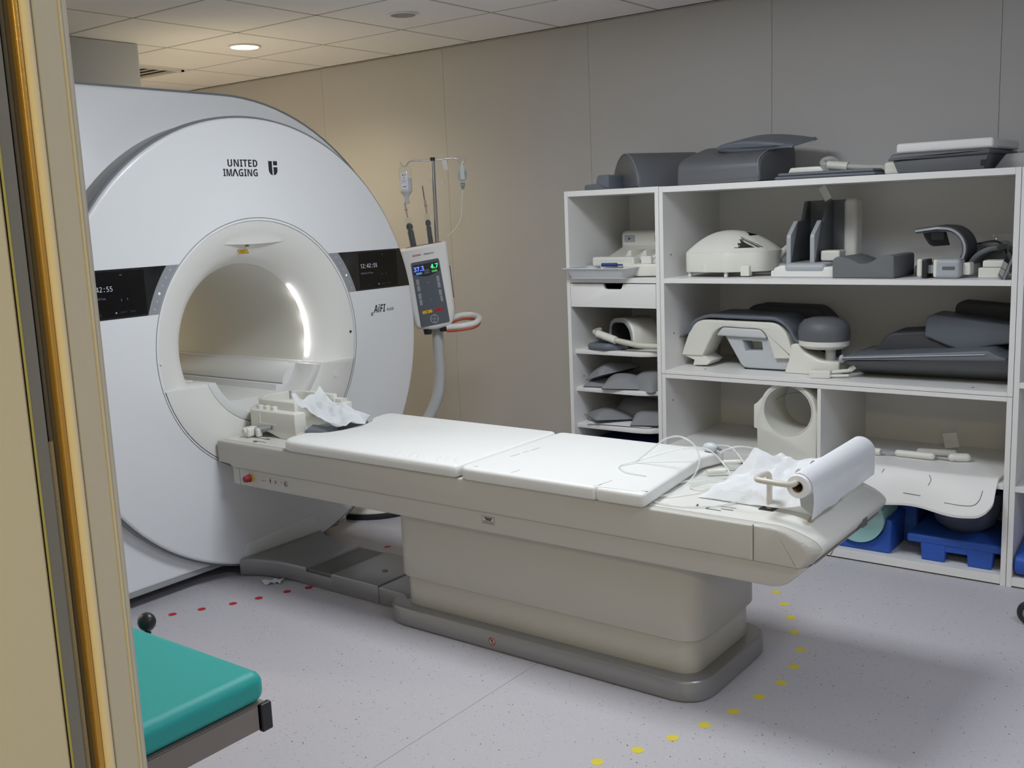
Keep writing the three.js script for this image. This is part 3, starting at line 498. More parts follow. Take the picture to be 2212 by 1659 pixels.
{ // open head coil with side keys at the scanner end
  const t = thing('head_coil', 'cream open-topped head coil with side buttons at the scanner end of the table', 'head coil', [-3.42, TT, GZ]);
  const U = (w, xb, xf, r) => [[xf, w], ...arc(xb + r, 0, r, Math.PI / 2, Math.PI * 1.5, 20).map(([x, z]) => [x, z * w / r]), [xf, -w]];
  const wall = (w, th, xb, xf, r) => [...U(w, xb, xf, r), ...U(w - th, xb + th, xf, r).reverse()];
  part('base_foam', extY(rounded([[-0.19, 0.12, 0.03], [0.17, 0.12], [0.17, -0.12], [-0.19, -0.12, 0.03]]), 0.0, 0.03, 0.004), mats.coilGrey, t);
  part('lower_shell', [extY(wall(0.165, 0.06, -0.195, 0.165, 0.10), 0.028, 0.112, 0.006, [], 3)], mats.coil, t);
  part('side_wedge', [extZ([[-0.04, 0.03], [0.17, 0.03], [0.17, -0.0], [0.07, 0.0]].map(p => [p[0], p[1]]), 0.12, 0.164), extZ([[-0.04, 0.03], [0.17, 0.03], [0.17, 0.0], [0.07, 0.0]], -0.164, -0.12)], mats.coil, t);
  part('upper_rim', [extY(wall(0.122, 0.02, -0.180, 0.12, 0.10), 0.10, 0.150, 0.004, [], 3), box(0.10, 0.155, 0.10, 0.128, -0.150, -0.11)], mats.coil, t);
  part('shell_floor', extY(U(0.11, -0.15, 0.15, 0.09), 0.026, 0.04, 0.002), mats.coil, t);
  for (let k = 0; k < 3; k++) part('button', rbox(-0.10 + k * 0.045, -0.076 + k * 0.045, 0.108, 0.128, 0.122, 0.146, 0.004), mats.coil, t);
  part('recessed_grip', [rbox(-0.055, 0.045, 0.055, 0.058, 0.163, 0.168, 0.001), rbox(-0.058, -0.053, 0.055, 0.098, 0.163, 0.168, 0.001)], mats.coil, t);
  part('rim_notch', box(-0.135, -0.125, 0.118, 0.151, -0.085, -0.070), mats.coilGrey, t);
  const c = thing('cable_plug', 'grey plug with two prongs joined to the cream head coil', 'connector', [-3.5, TT, -2.745]);
  part('plug_body', [rbox(-0.035, 0.012, 0, 0.042, -0.03, 0.028, 0.012, 4)], mats.coil, c);
  part('socket', [at(cyl(0.012, 0.012, 0.01, 20).rotateX(Math.PI / 2), -0.012, 0.026, 0.03), rbox(0.02, 0.04, 0, 0.036, -0.028, -0.0, 0.006)], mats.coil, c);
  part('cord', [tube([[0.005, 0.030, -0.01], [0.05, 0.034, -0.025], [0.10, 0.042, -0.03]], 0.009, 20, 10), tube([[0.03, 0.02, -0.02], [0.06, 0.026, -0.035], [0.10, 0.03, -0.04]], 0.006, 20, 8)], mats.coilGrey, c);
  for (const s of [1, -1]) {
    const p = thing('head_wedge', s > 0 ? 'small grey padded wedge on the near side of the white plastic sheet' : 'small grey padded wedge on the far side of the white plastic sheet', 'cushion', [-3.17, TT + 0.004, GZ + s * 0.085]);
    part('pad', extY(rounded([[-0.10, -0.03, 0.02], [0.065, -0.035 , 0.02], [0.06, 0.045, 0.02], [-0.06, 0.055, 0.02]]), 0, s > 0 ? 0.046 : 0.050, 0.016, [], 4).rotateX(s > 0 ? 0.1 : -0.1), mats.vinylBlue, p);
  }
}
{
  const f = (u, v) => {   // u: scanner end -> table, v: near -> far
    const w = v - 0.5, x = -3.375 + 0.305 * u + 0.03 * Math.cos(w * 3) * u, z = GZ - 0.012 - w * (0.165 + 0.05 * u) + 0.03 * u * u;
    const bowl = 0.030 * Math.pow(Math.abs(w) * 2, 2) * (1 - 0.5 * u), ridge = 0.022 * Math.max(0, 1 - Math.hypot((u - 0.40) * 3.0, (w - 0.20) * 4.5));
    const y = 0.086 - 0.030 * u + bowl + 0.060 * Math.pow(1 - u, 5) + ridge + 0.006 * Math.sin(9 * u + 7 * w) + 0.020 * (noise(u * 9 + 3, v * 8) - 0.5) + 0.010 * Math.abs(Math.sin(u * 5 - v * 8));
    return [x, TT + Math.max(y, 0.05), z];
  };
  single('plastic_sheet', 'crinkled white plastic sheet lying in the open head coil', 'sheet', sheet(36, 30, (u, v) => { const p = f(u, v); return [p[0] + 3.24, p[1] - TT, p[2] - GZ]; }), mats.tissue, [-3.24, TT, GZ]);
}
{ // paper roll on its bent holder
  const t = thing('roll_holder', 'cream bent metal rod holding the paper roll at the foot of the table', 'holder', [-1.186, TT, -2.795]);
  part('rod', tube([[0, -0.01, 0], [0, 0.05, 0], [0, 0.085, 0], [0, 0.105, 0.006], [-0.002, 0.112, 0.03], [-0.004, 0.112, 0.078], [0.004, 0.112, 0.095], [0.022, 0.111, 0.098], [0.095, 0.109, 0.096], [0.106, 0.109, 0.088], [0.108, 0.109, 0.06], [0.116, 0.109, -0.42]], 0.0088, 120, 12), M(lin(0.62, 0.58, 0.50), 0.35), t);
  part('socket', [rbox(-0.026, 0.020, 0.0, 0.0015, -0.022, 0.022, 0.0006)], mats.dark, t);
  part('socket_rim', [rbox(-0.028, 0.022, 0.0, 0.0022, -0.025, -0.020, 0.0006)], mats.yellow, t);
  const r = thing('paper_roll', 'thick white paper roll with a brown core lying across the table end', 'paper roll', [-1.072, TT + 0.098, -2.725]);
  r.rotation.order = 'YXZ'; r.rotation.y = -0.016;
  const axis = g => g.rotateX(-Math.PI / 2);    // lathe axis y -> -z
  part('wound_paper', axis(lathe([[0.0165, 0], [0.033, 0], [0.034, 0.002], [0.0355, 0.25], [0.041, 0.50], [0.0405, 0.505], [0.0165, 0.505]], 40)), mats.paperRoll, r);
  part('core', axis(lathe([[0.0145, 0.5], [0.0145, -0.001], [0.0167, -0.001], [0.0167, 0.5]], 32)), mats.card, r, 'brown cardboard core');
  const hang = (u, v) => {   // u along the roll, v from the top round and down to the table end
    const rr = 0.036 + 0.008 * u; const a = 1.75 - v * 2.1; const z = -0.012 - 0.50 * u;
    if (v < 0.55) { const k = v / 0.55, ang = 2.0 - k * 2.0; return [(rr + 0.004 * k) * Math.cos(ang), (rr + 0.002) * Math.sin(ang), z]; }
    const k = (v - 0.55) / 0.45; return [rr + 0.004 - 0.006 * k + 0.012 * Math.sin(k * 2) * (1 - u) + 0.006 * k * noise(u * 6, k * 3), -0.088 * k * (0.85 + 0.15 * (1 - u)) + 0.004 * noise(u * 9, 3), z + 0.03 * k * (1 - u)];
  };
  part('loose_end', sheet(40, 28, (u, v) => hang(u, v)), mats.paper, r);
  const P = [[-1.425, 0.634, -2.80], [-1.30, 0.772, -2.95], [-1.245, 0.633, -2.795], [-1.17, 0.735, -2.98], [-1.045, 0.632, -2.78], [-1.11, 0.752, -2.80], [-1.36, 0.636, -3.05], [-1.20, 0.690, -3.08], [-1.09, 0.745, -3.0], [-1.255, 0.668, -2.83], [-1.345, 0.700, -2.88], [-1.15, 0.645, -2.775], [-1.42, 0.648, -2.80], [-1.23, 0.715, -2.92], [-1.27, 0.645, -3.12], [-1.075, 0.660, -2.76]];
  const F = [[0, 10, 6], [6, 10, 1], [0, 9, 10], [10, 9, 13], [10, 13, 1], [0, 2, 9], [9, 2, 11], [9, 11, 13], [13, 11, 3], [1, 13, 3], [3, 11, 15], [15, 11, 4], [3, 15, 5], [3, 5, 8], [1, 3, 7], [3, 8, 7], [6, 1, 14], [14, 1, 7]];
  // subdivide the facets twice and crumple them
  let tri = F.map(f => f.map(i => V(...P[i])));
  for (let k = 0; k < 4; k++) { const nx = []; for (const [a, b, c] of tri) { const ab = a.clone().lerp(b, 0.5), bc = b.clone().lerp(c, 0.5), ca = c.clone().lerp(a, 0.5); nx.push([a, ab, ca], [ab, b, bc], [ca, bc, c], [ab, bc, ca]); } tri = nx; }
  const pos = []; for (const f of tri) for (const v of f) { const n = noise(v.x * 22 + 50, v.z * 22 + 80) - 0.5, n2 = noise(v.x * 60 + 5, v.z * 60 + 9) - 0.5; const k = Math.min(1, (v.y - TT) * 16); pos.push(v.x + 1.25, v.y + (0.030 * n + 0.010 * n2) * k - TT, v.z - GZ); }
  let g = new THREE.BufferGeometry(); g.setAttribute('position', new THREE.Float32BufferAttribute(pos, 3)); g = mergeVertices(g, 1e-4); g.computeVertexNormals(); g = toCreasedNormals(g, 0.5);
  single('crumpled_paper', 'crumpled white couch paper piled beside the paper roll', 'paper', g, mats.paper, [-1.25, TT, GZ]);
}
{ // clear tubing, its connectors and the squeeze bulb
  const t = thing('tubing', 'clear plastic tubing coiled over the foot end of the white mattress', 'tubing', [-1.5, TT, GZ]);
  const K = a => a.map(p => [p[0] + 1.5, p[1] - TT, p[2] - GZ]);
  const r = 0.0029;
  part('tube', [
    tube(K([[-1.715, 0.684, -2.93], [-1.66, 0.73, -2.93], [-1.60, 0.775, -2.92], [-1.53, 0.793, -2.90], [-1.475, 0.768, -2.89], [-1.452, 0.725, -2.87], [-1.462, 0.675, -2.83], [-1.50, 0.640, -2.76], [-1.545, 0.634, -2.72], [-1.50, 0.634, -2.68], [-1.40, 0.634, -2.685], [-1.33, 0.634, -2.73], [-1.29, 0.634, -2.80]]), r, 160, 8),
    tube(K([[-1.715, 0.684, -2.93], [-1.64, 0.71, -2.99], [-1.56, 0.728, -3.03], [-1.50, 0.722, -3.04], [-1.45, 0.69, -3.03], [-1.40, 0.66, -2.98], [-1.43, 0.636, -2.88], [-1.49, 0.636, -2.88], [-1.47, 0.636, -2.98], [-1.38, 0.636, -3.0], [-1.34, 0.640, -2.92], [-1.40, 0.642, -2.84]]), r, 160, 8),
    tube(K([[-1.715, 0.684, -2.93], [-1.74, 0.68, -2.86], [-1.68, 0.680, -2.80], [-1.60, 0.680, -2.79]]), r, 60, 8),
    tube(K([[-1.58, 0.69, -3.235], [-1.50, 0.70, -3.20], [-1.42, 0.66, -3.14], [-1.38, 0.64, -3.06], [-1.36, 0.636, -2.98]]), r, 80, 8),
    tube(K([[-1.52, 0.69, -3.16], [-1.46, 0.71, -3.18], [-1.40, 0.70, -3.2], [-1.36, 0.68, -3.18], [-1.33, 0.645, -3.12]]), r, 100, 8),
    tube(K([[-1.55, 0.636, -2.90], [-1.50, 0.640, -2.98], [-1.42, 0.637, -3.06], [-1.36, 0.637, -3.07], [-1.33, 0.637, -3.0]]), r, 80, 8)], mats.tubing, t);
  part('connector', rod([-0.015, 0.014, -0.11], [0.035, 0.016, -0.15], 0.009, 14), mats.coil, t); part('connector', rod([0.0, 0.03, -0.2], [0.05, 0.03, -0.235], 0.007, 14), mats.coil, t);
  const b = thing('squeeze_bulb', 'pale grey rubber squeeze bulb at the far edge of the mattress', 'bulb', [-1.57, TT + 0.047, -3.19]);
  part('bulb', at(sph(0.020, 1.45, 0.85, 0.9), 0, 0.017, 0), M(lin(0.52, 0.56, 0.58), 0.4), b);
  part('neck', rod([0.026, 0.017, 0.0], [0.044, 0.012, 0.010], 0.005), mats.inkGrey, b);
}

// ---------------------------------------------------------------- storage units along the long wall
const ZB = ZW + 0.004, ZFc = -4.21, TK = 0.018;
function cabinetGroup(name, label, x0, x1, y0) { return thing(name, label, 'shelving', [(x0 + x1) / 2, y0, ZFc]); }
{ // a helper for carcasses in local coordinates (z from 0 back to -0.59)
  const D = ZFc - ZB;
  const side = (w, h, x) => rbox(x, x + 0.02, 0, h, -D, 0, 0.0012, 1);
  const hs = (x0, x1, y, th = 0.022, z1 = 0) => rbox(x0, x1, y - th, y, -D + 0.01, z1, 0.0012, 1);
  // narrow unit
  {
    const w = 0.519, t = cabinetGroup('storage_cabinet', 'narrow white open cabinet with one drawer at the left end of the shelving', -2.841, -2.322, 0);
    const a = -w / 2, b = w / 2, h = 1.622;
    part('side_panel', side(w, h, a), mats.laminate, t); part('side_panel', side(w, h, b - 0.02), mats.laminate, t);
    part('top_panel', rbox(a + 0.0202, b - 0.0202, h - 0.026, h, -D, 0, 0.0012, 1), mats.laminate, t);
    part('back_panel', box(a + 0.02, b - 0.02, 0.0, h - 0.026, -D, -D + 0.008), mats.laminateIn, t);
    part('shelf', hs(a + 0.0202, b - 0.0202, 1.204, 0.024), mats.laminate, t);
    const dw = part('drawer', extZ([[a + 0.0225, 1.062], [b - 0.0225, 1.062], [b - 0.0225, 1.176], ...rounded([[0.062, 1.176, 0], [0.052, 1.150, 0.012], [-0.042, 1.150, 0.012], [-0.052, 1.176, 0]]), [a + 0.0225, 1.176]], -0.02, 0.0, 0.0012), mats.laminate, t);
    part('drawer_box', [box(a + 0.03, b - 0.03, 1.07, 1.14, -0.5, -0.48), box(a + 0.03, a + 0.04, 1.07, 1.14, -0.5, -0.021), box(b - 0.04, b - 0.03, 1.07, 1.14, -0.5, -0.021), box(a + 0.03, b - 0.03, 1.066, 1.074, -0.5, -0.021), box(a + 0.03, b - 0.03, 1.09, 1.13, -0.05, -0.045)], mats.dark, dw);  // box coloured near-black for the shade inside the drawer
    for (const y of [0.846, 0.656, 0.470]) part('shelf', extY(rounded([[a + 0.0205, -0.030], [b - 0.0205 - 0.0, -0.030, 0.16], [b - 0.0205, -D + 0.012], [a + 0.0205, -D + 0.012]].map(p => p)), y - 0.022, y, 0.002), mats.laminate, t);
    part('bottom_panel', hs(a + 0.0202, b - 0.0202, 0.045, 0.03), mats.laminate, t);
    for (const y of [0.70, 0.5]) part('shelf_pin_hole', at(cyl(0.003, 0.003, 0.002, 10).rotateZ(Math.PI / 2), a + 0.0205, y, -0.1), mats.dark, t);
  }
  const W0 = -2.320, W1 = -0.808, w = W1 - W0;
  {
    const t = cabinetGroup('shelf_unit', 'upper white two-tier shelf unit holding scanner coils', W0, W1, 0.758);
    const a = -w / 2, b = w / 2, h = 1.620 - 0.758;
    part('side_panel', side(w, h, a), mats.laminate, t); part('side_panel', side(w, h, b - 0.02), mats.laminate, t);
    part('top_panel', rbox(a + 0.0202, b - 0.0202, h - 0.026, h, -D, 0, 0.0012, 1), mats.laminate, t);
    part('back_panel', box(a + 0.02, b - 0.02, 0.0, h - 0.026, -D, -D + 0.008), mats.laminateIn, t);
    part('shelf', hs(a + 0.0202, b - 0.0202, 1.203 - 0.758, 0.022), mats.laminate, t);
    part('bottom_panel', hs(a + 0.0202, b - 0.0202, 0.016, 0.016), mats.laminate, t);
    for (const [y, z] of [[0.55, -0.07], [0.18, -0.09]]) part('shelf_pin_hole', at(cyl(0.0035, 0.0035, 0.002, 10).rotateZ(Math.PI / 2), a + 0.0205, y, z), mats.dark, t);
    for (const [x, z] of [[-0.58, -0.10], [0.60, -0.06]]) part('cam_cover', at(cyl(0.006, 0.006, 0.001, 14), x, 0.0166, z), mats.inkGrey, t);
  }
  {
    const t = cabinetGroup('shelf_unit', 'lower white shelf unit with a middle divider holding blue trays', W0, W1, 0);
    const a = -w / 2, b = w / 2, h = 0.756;
    part('side_panel', side(w, h, a), mats.laminate, t); part('side_panel', side(w, h, b - 0.02), mats.laminate, t);
    part('top_panel', rbox(a + 0.0202, b - 0.0202, h - 0.018, h, -D, 0, 0.0012, 1), mats.laminate, t);
    part('back_panel', box(a + 0.02, b - 0.02, 0.0, h - 0.018, -D, -D + 0.008), mats.laminateIn, t);
    part('shelf', hs(a + 0.0202, -0.0085, 0.414, 0.040), mats.laminate, t); part('shelf', hs(0.0085, b - 0.0202, 0.412, 0.022), mats.laminate, t);
    part('divider', rbox(-0.008, 0.008, 0.03, h - 0.0185, -D + 0.01, -0.002, 0.0012, 1), mats.laminate, t);
    part('bottom_panel', hs(a + 0.0202, b - 0.0202, 0.040, 0.034), mats.laminate, t);
    part('plinth', box(a + 0.01, b - 0.01, 0, 0.006, -D, -0.01), mats.dark, t);
    for (const [y, z] of [[0.62, -0.07], [0.66, -0.42]]) part('shelf_pin_hole', at(cyl(0.0035, 0.0035, 0.002, 10).rotateZ(Math.PI / 2), a + 0.0205, y, z), mats.dark, t);
  }
  {
    const x0 = -0.806, x1 = 0.70, ww = x1 - x0, t = cabinetGroup('shelf_unit', 'white shelf unit cut by the right edge of the photo', x0, x1, 0);
    const a = -ww / 2, b = ww / 2, h = 1.62;
    part('side_panel', side(ww, h, a), mats.laminate, t); part('side_panel', side(ww, h, b - 0.02), mats.laminate, t);
    part('top_panel', rbox(a + 0.0202, b - 0.0202, h - 0.026, h, -D, 0, 0.0012, 1), mats.laminate, t);
    part('back_panel', box(a + 0.02, b - 0.02, 0.0, h - 0.026, -D, -D + 0.008), mats.laminateIn, t);
    for (const y of [1.203, 0.815, 0.408]) part('shelf', hs(a + 0.0202, b - 0.0202, y, 0.022), mats.laminate, t);
    part('bottom_panel', hs(a + 0.0202, b - 0.0202, 0.040, 0.034), mats.laminate, t);
    part('plinth', box(a + 0.01, b - 0.01, 0, 0.006, -D, -0.01), mats.dark, t);
  }
}
// ---------------------------------------------------------------- on top of the units
const Y1 = 1.6225;
{
  single('foam_block', 'small grey L-shaped foam block at the left end on top of the shelving', 'foam block', extZ(rounded([[-0.07, 0], [0.07, 0, 0.004], [0.07, 0.068, 0.012], [0.005, 0.068, 0.012], [-0.004, 0.028, 0.008], [-0.07, 0.026, 0.01]]), -0.16, 0, 0.006), mats.vinylBlue, [-2.672, Y1, -4.24]);
  const t = thing('dome_cushion', 'grey vinyl half-round knee cushion on top of the narrow cabinet', 'cushion', [-2.59, Y1, -4.365], THREE.MathUtils.degToRad(58));
  // the half-round end faces the room, the length runs back towards the wall
  const arch = k => Array.from({ length: 27 }, (_, i) => { const a = i / 26 * Math.PI; return [(0.135 + k) * Math.cos(a) * (1 - 0.18 * Math.sin(a)), 0.018 + (0.150 + k) * Math.pow(Math.sin(a), 0.9)]; });
  part('pad', extX([...arch(0), [-0.135, 0], [0.135, 0]], 0, 0.40, 0.020, [], 4), mats.vinyl, t);
  part('piping', tube(arch(-0.0025).map(([z, y]) => [0.006, y, z]), 0.0032, 60, 6), mats.piping, t);
}
{
  const t = thing('wedge_cushion', 'large grey vinyl wedge cushion beside the half-cylinder cushion', 'cushion', [-2.03, Y1, -4.45]);
  const pr = rounded([[0.205, 0.0], [0.205, 0.085, 0.035], [0.16, 0.115, 0.03], [-0.10, 0.175, 0.04], [-0.20, 0.155, 0.04], [-0.215, 0]]);
  part('pad', extX(pr, -0.215, 0.185, 0.014, [], 4), mats.vinyl, t);
  part('piping', tube([[0.176, 0.008, 0.200], [0.176, 0.085, 0.200], [0.176, 0.110, 0.165], [0.176, 0.172, -0.10], [0.176, 0.15, -0.195], [0.176, 0.02, -0.21]], 0.003, 60, 6), mats.piping, t);
  part('lower_seam', box(-0.21, 0.18, 0.014, 0.017, 0.2045, 0.2056), mats.inkGrey, t);
  const c = thing('flat_cushion', 'flat leaf-shaped grey cushion tilted on the large wedge cushion', 'cushion', [-1.925, Y1 + 0.166, -4.50]);
  const prof = []; for (let k = 0; k <= 28; k++) { const u = k / 28; prof.push([-0.19 + 0.385 * u, 0.034 * (u < 0.35 ? Math.pow(Math.sin(Math.PI / 2 * u / 0.35), 0.5) : Math.pow(Math.cos(Math.PI / 2 * (u - 0.35) / 0.65), 0.8))]); }
  const bot = prof.slice().reverse().slice(1, -1).map(([x, y]) => [x, -y * 0.62]);
  part('pad', extZ([...prof.slice(0, 1), ...prof.slice(1), ...bot].reverse(), -0.14, 0.14, 0.012, [], 3), mats.vinylBlue, c);
  c.rotation.order = 'YXZ'; c.rotation.set(0.14, 0.0, -0.02);
}
{
  const t = thing('flexible_mat', 'thin grey flexible coil mat lying beside the wedge cushion', 'coil mat', [-1.57, Y1, -4.36]);
  part('pad', [rbox(-0.22, 0.21, 0, 0.013, -0.14, 0.09, 0.006, 3), rbox(-0.21, 0.20, 0.013, 0.027, -0.14, 0.08, 0.0065, 3)], mats.vinylBlue, t);
  const c = part('junction_box', extZ(rounded([[-0.175, 0.027], [-0.165, 0.048, 0.006], [-0.035, 0.048, 0.006], [-0.02, 0.027]]), -0.03, 0.05, 0.004), mats.coil, t);
  part('recess', rbox(-0.145, -0.055, 0.046, 0.0495, 0.0, 0.03, 0.0012), mats.coilGrey, c);
  const h = new THREE.Group(); h.name = 'cable'; h.position.set(-0.01, 0.03, -0.10); t.add(h); h.userData.label = 'thick grey cable with a white grip';
  part('grip', rod([-0.045, 0.026, 0], [0.045, 0.015, 0.005], 0.0185, 20), mats.coil, h);
  part('cable', [tube([[0.04, 0.015, 0.005], [0.12, 0.006, 0.02], [0.20, 0.0, 0.05], [0.25, -0.01, 0.08]], 0.013, 30, 10), tube([[-0.045, 0.026, 0], [-0.07, 0.03, -0.01], [-0.075, 0.045, -0.03], [-0.05, 0.052, -0.05], [-0.03, 0.04, -0.07]], 0.014, 24, 10)], M(lin(0.5, 0.5, 0.46), 0.4), h);
  part('end_block', rbox(0.235, 0.32, -0.03, 0.018, 0.04, 0.13, 0.01, 3), mats.coil, h);
  const g = thing('tray_coil', 'dark grey tapered tray coil under the white pad on the shelving', 'coil', [-1.11, Y1, -4.46]);
  part('tray', [extZ([[-0.165, 0.0], [0.155, 0.0], [0.172, 0.062], [-0.185, 0.048], [-0.195, 0.056], [-0.18, 0.078], [0.175, 0.078], [0.172, 0.06]].slice(0, 4), -0.28, 0.18, 0.004)], mats.vinyl, g);
  part('rim', extZ(rounded([[-0.205, 0.050, 0.01], [0.178, 0.056, 0.01], [0.180, 0.076, 0.008], [-0.185, 0.076, 0.01]]), -0.30, 0.195, 0.008, [], 3), mats.vinyl, g);
  part('latch', box(0.145, 0.165, 0.012, 0.034, 0.175, 0.1835), mats.black, g);
  single('foam_pad', 'thick white pad lying on the dark grey tray coil', 'pad', rbox(-0.165, 0.20, 0, 0.040, -0.26, 0.16, 0.012, 4), mats.mattress, [-1.12, Y1 + 0.0768, -4.45], -0.02);
  single('pale_case', 'pale grey flat case at the right end of the shelving top', 'case', extZ(rounded([[-0.16, 0], [0.16, 0], [0.16, 0.058, 0.008], [-0.12, 0.054, 0.008]]), -0.30, 0.1, 0.006), M(lin(0.42, 0.42, 0.41), 0.5), [-0.78, Y1, -4.48]);
}
// ---------------------------------------------------------------- narrow cabinet contents
{
  const y = 1.2045;
  const t = thing('plastic_tray', 'frosted plastic tray overhanging the top shelf of the narrow cabinet', 'tray', [-2.64, y, -4.25]);
  const lo = [0.150, 0.085], hi = [0.172, 0.110], Hh = 0.046;
  const ringAt = (w, d, r, yy) => rounded([[-w, -d, r], [w, -d, r], [w, d, r], [-w, d, r]], 0, 5).map(p => [p[0], yy, p[1]]);
  const A = ringAt(lo[0], lo[1], 0.02, 0.003), B = ringAt(hi[0], hi[1], 0.025, Hh), n = A.length;
  const wallG = (A, B) => sheet(n, 1, (u, v) => { const i = Math.round(u * n) % n; return v ? B[i] : A[i]; });
  part('shell', [wallG(A, B), wallG(ringAt(lo[0] - 0.002, lo[1] - 0.002, 0.02, 0.004), ringAt(hi[0] - 0.002, hi[1] - 0.002, 0.025, Hh)), extY(rounded([[-lo[0], -lo[1], 0.02], [lo[0], -lo[1], 0.02], [lo[0], lo[1], 0.02], [-lo[0], lo[1], 0.02]]), 0.0, 0.004)], mats.frost, t);
  part('rim', extY(rounded([[-0.185, -0.117, 0.025], [0.185, -0.117, 0.025], [0.185, 0.117, 0.025], [-0.185, 0.117, 0.025]]), Hh, Hh + 0.004, 0.0015, [rounded([[-hi[0] + 0.004, -hi[1] + 0.004, 0.025], [hi[0] - 0.004, -hi[1] + 0.004, 0.025], [hi[0] - 0.004, hi[1] - 0.004, 0.025], [-hi[0] + 0.004, hi[1] - 0.004, 0.025]]).reverse()]), mats.frost, t);
  single('syringe_pack', 'clear wrapped syringe with a dark blue tip in the plastic tray', 'syringe', [rod([-0.05, 0.010, 0], [0.03, 0.010, 0.0], 0.009), rod([0.03, 0.010, 0], [0.06, 0.009, 0], 0.004)], mats.inkBlue, [-2.60, y + 0.0505, -4.24], 0.1);
  single('red_wipe', 'small pale red wipe at the corner of the plastic tray', 'wipe', slab(10, 8, (u, v) => [(u - 0.5) * 0.05, 0.008 + 0.006 * noise(u * 4, v * 4), (v - 0.5) * 0.03], 0.002), M(lin(0.62, 0.22, 0.17), 0.8), [-2.515, y + 0.0045, -4.232]);
  const c = thing('base_coil', 'cream stepped coil base with connector plates behind the plastic tray', 'coil', [-2.49, y, -4.42]);
  part('base', extY(rounded([[-0.25, -0.26, 0.03], [0.143, -0.26, 0.03], [0.143, 0.13, 0.04], [0.04, 0.165, 0.04], [-0.20, 0.15, 0.03]]), 0.004, 0.062, 0.008, [], 3), mats.coil, c);
  part('front_bar', rbox(-0.245, -0.01, 0.05, 0.095, 0.07, 0.14, 0.01, 3), mats.coil, c);
  part('ramp', extX([[0.06, 0.05], [0.06, 0.075], [-0.158, 0.138], [-0.158, 0.05]], -0.235, 0.138, 0.004), mats.coil, c);
  part('ridge', [0, 1, 2].map(k => extZ([[-0.13 + k * 0.085, 0.06], [-0.075 + k * 0.085, 0.06], [-0.075 + k * 0.085, 0.122], [-0.09 + k * 0.085, 0.122]], -0.10, 0.05, 0.003)), mats.coil, c);
  part('end_block', rbox(-0.26, 0.141, 0.06, 0.212, -0.30, -0.16, 0.025, 4), mats.coil, c);
  for (const x of [-0.205, -0.03]) { const k = part('connector_plate', rbox(x - 0.030, x + 0.030, 0.155, 0.190, -0.162, -0.157, 0.002), mats.coilGrey, c, 'grey connector plate'); part('pin', at(cyl(0.005, 0.005, 0.004, 10).rotateX(Math.PI / 2), x, 0.172, -0.156), mats.dark, k); }
  part('clip', [rbox(0.03, 0.085, 0.062, 0.098, 0.115, 0.14, 0.004).rotateZ(0.0), rod([0.08, 0.09, 0.12], [0.13, 0.115, 0.08], 0.006), rbox(0.118, 0.128, 0.09, 0.14, 0.05, 0.09, 0.003)], mats.laminate, c);
}
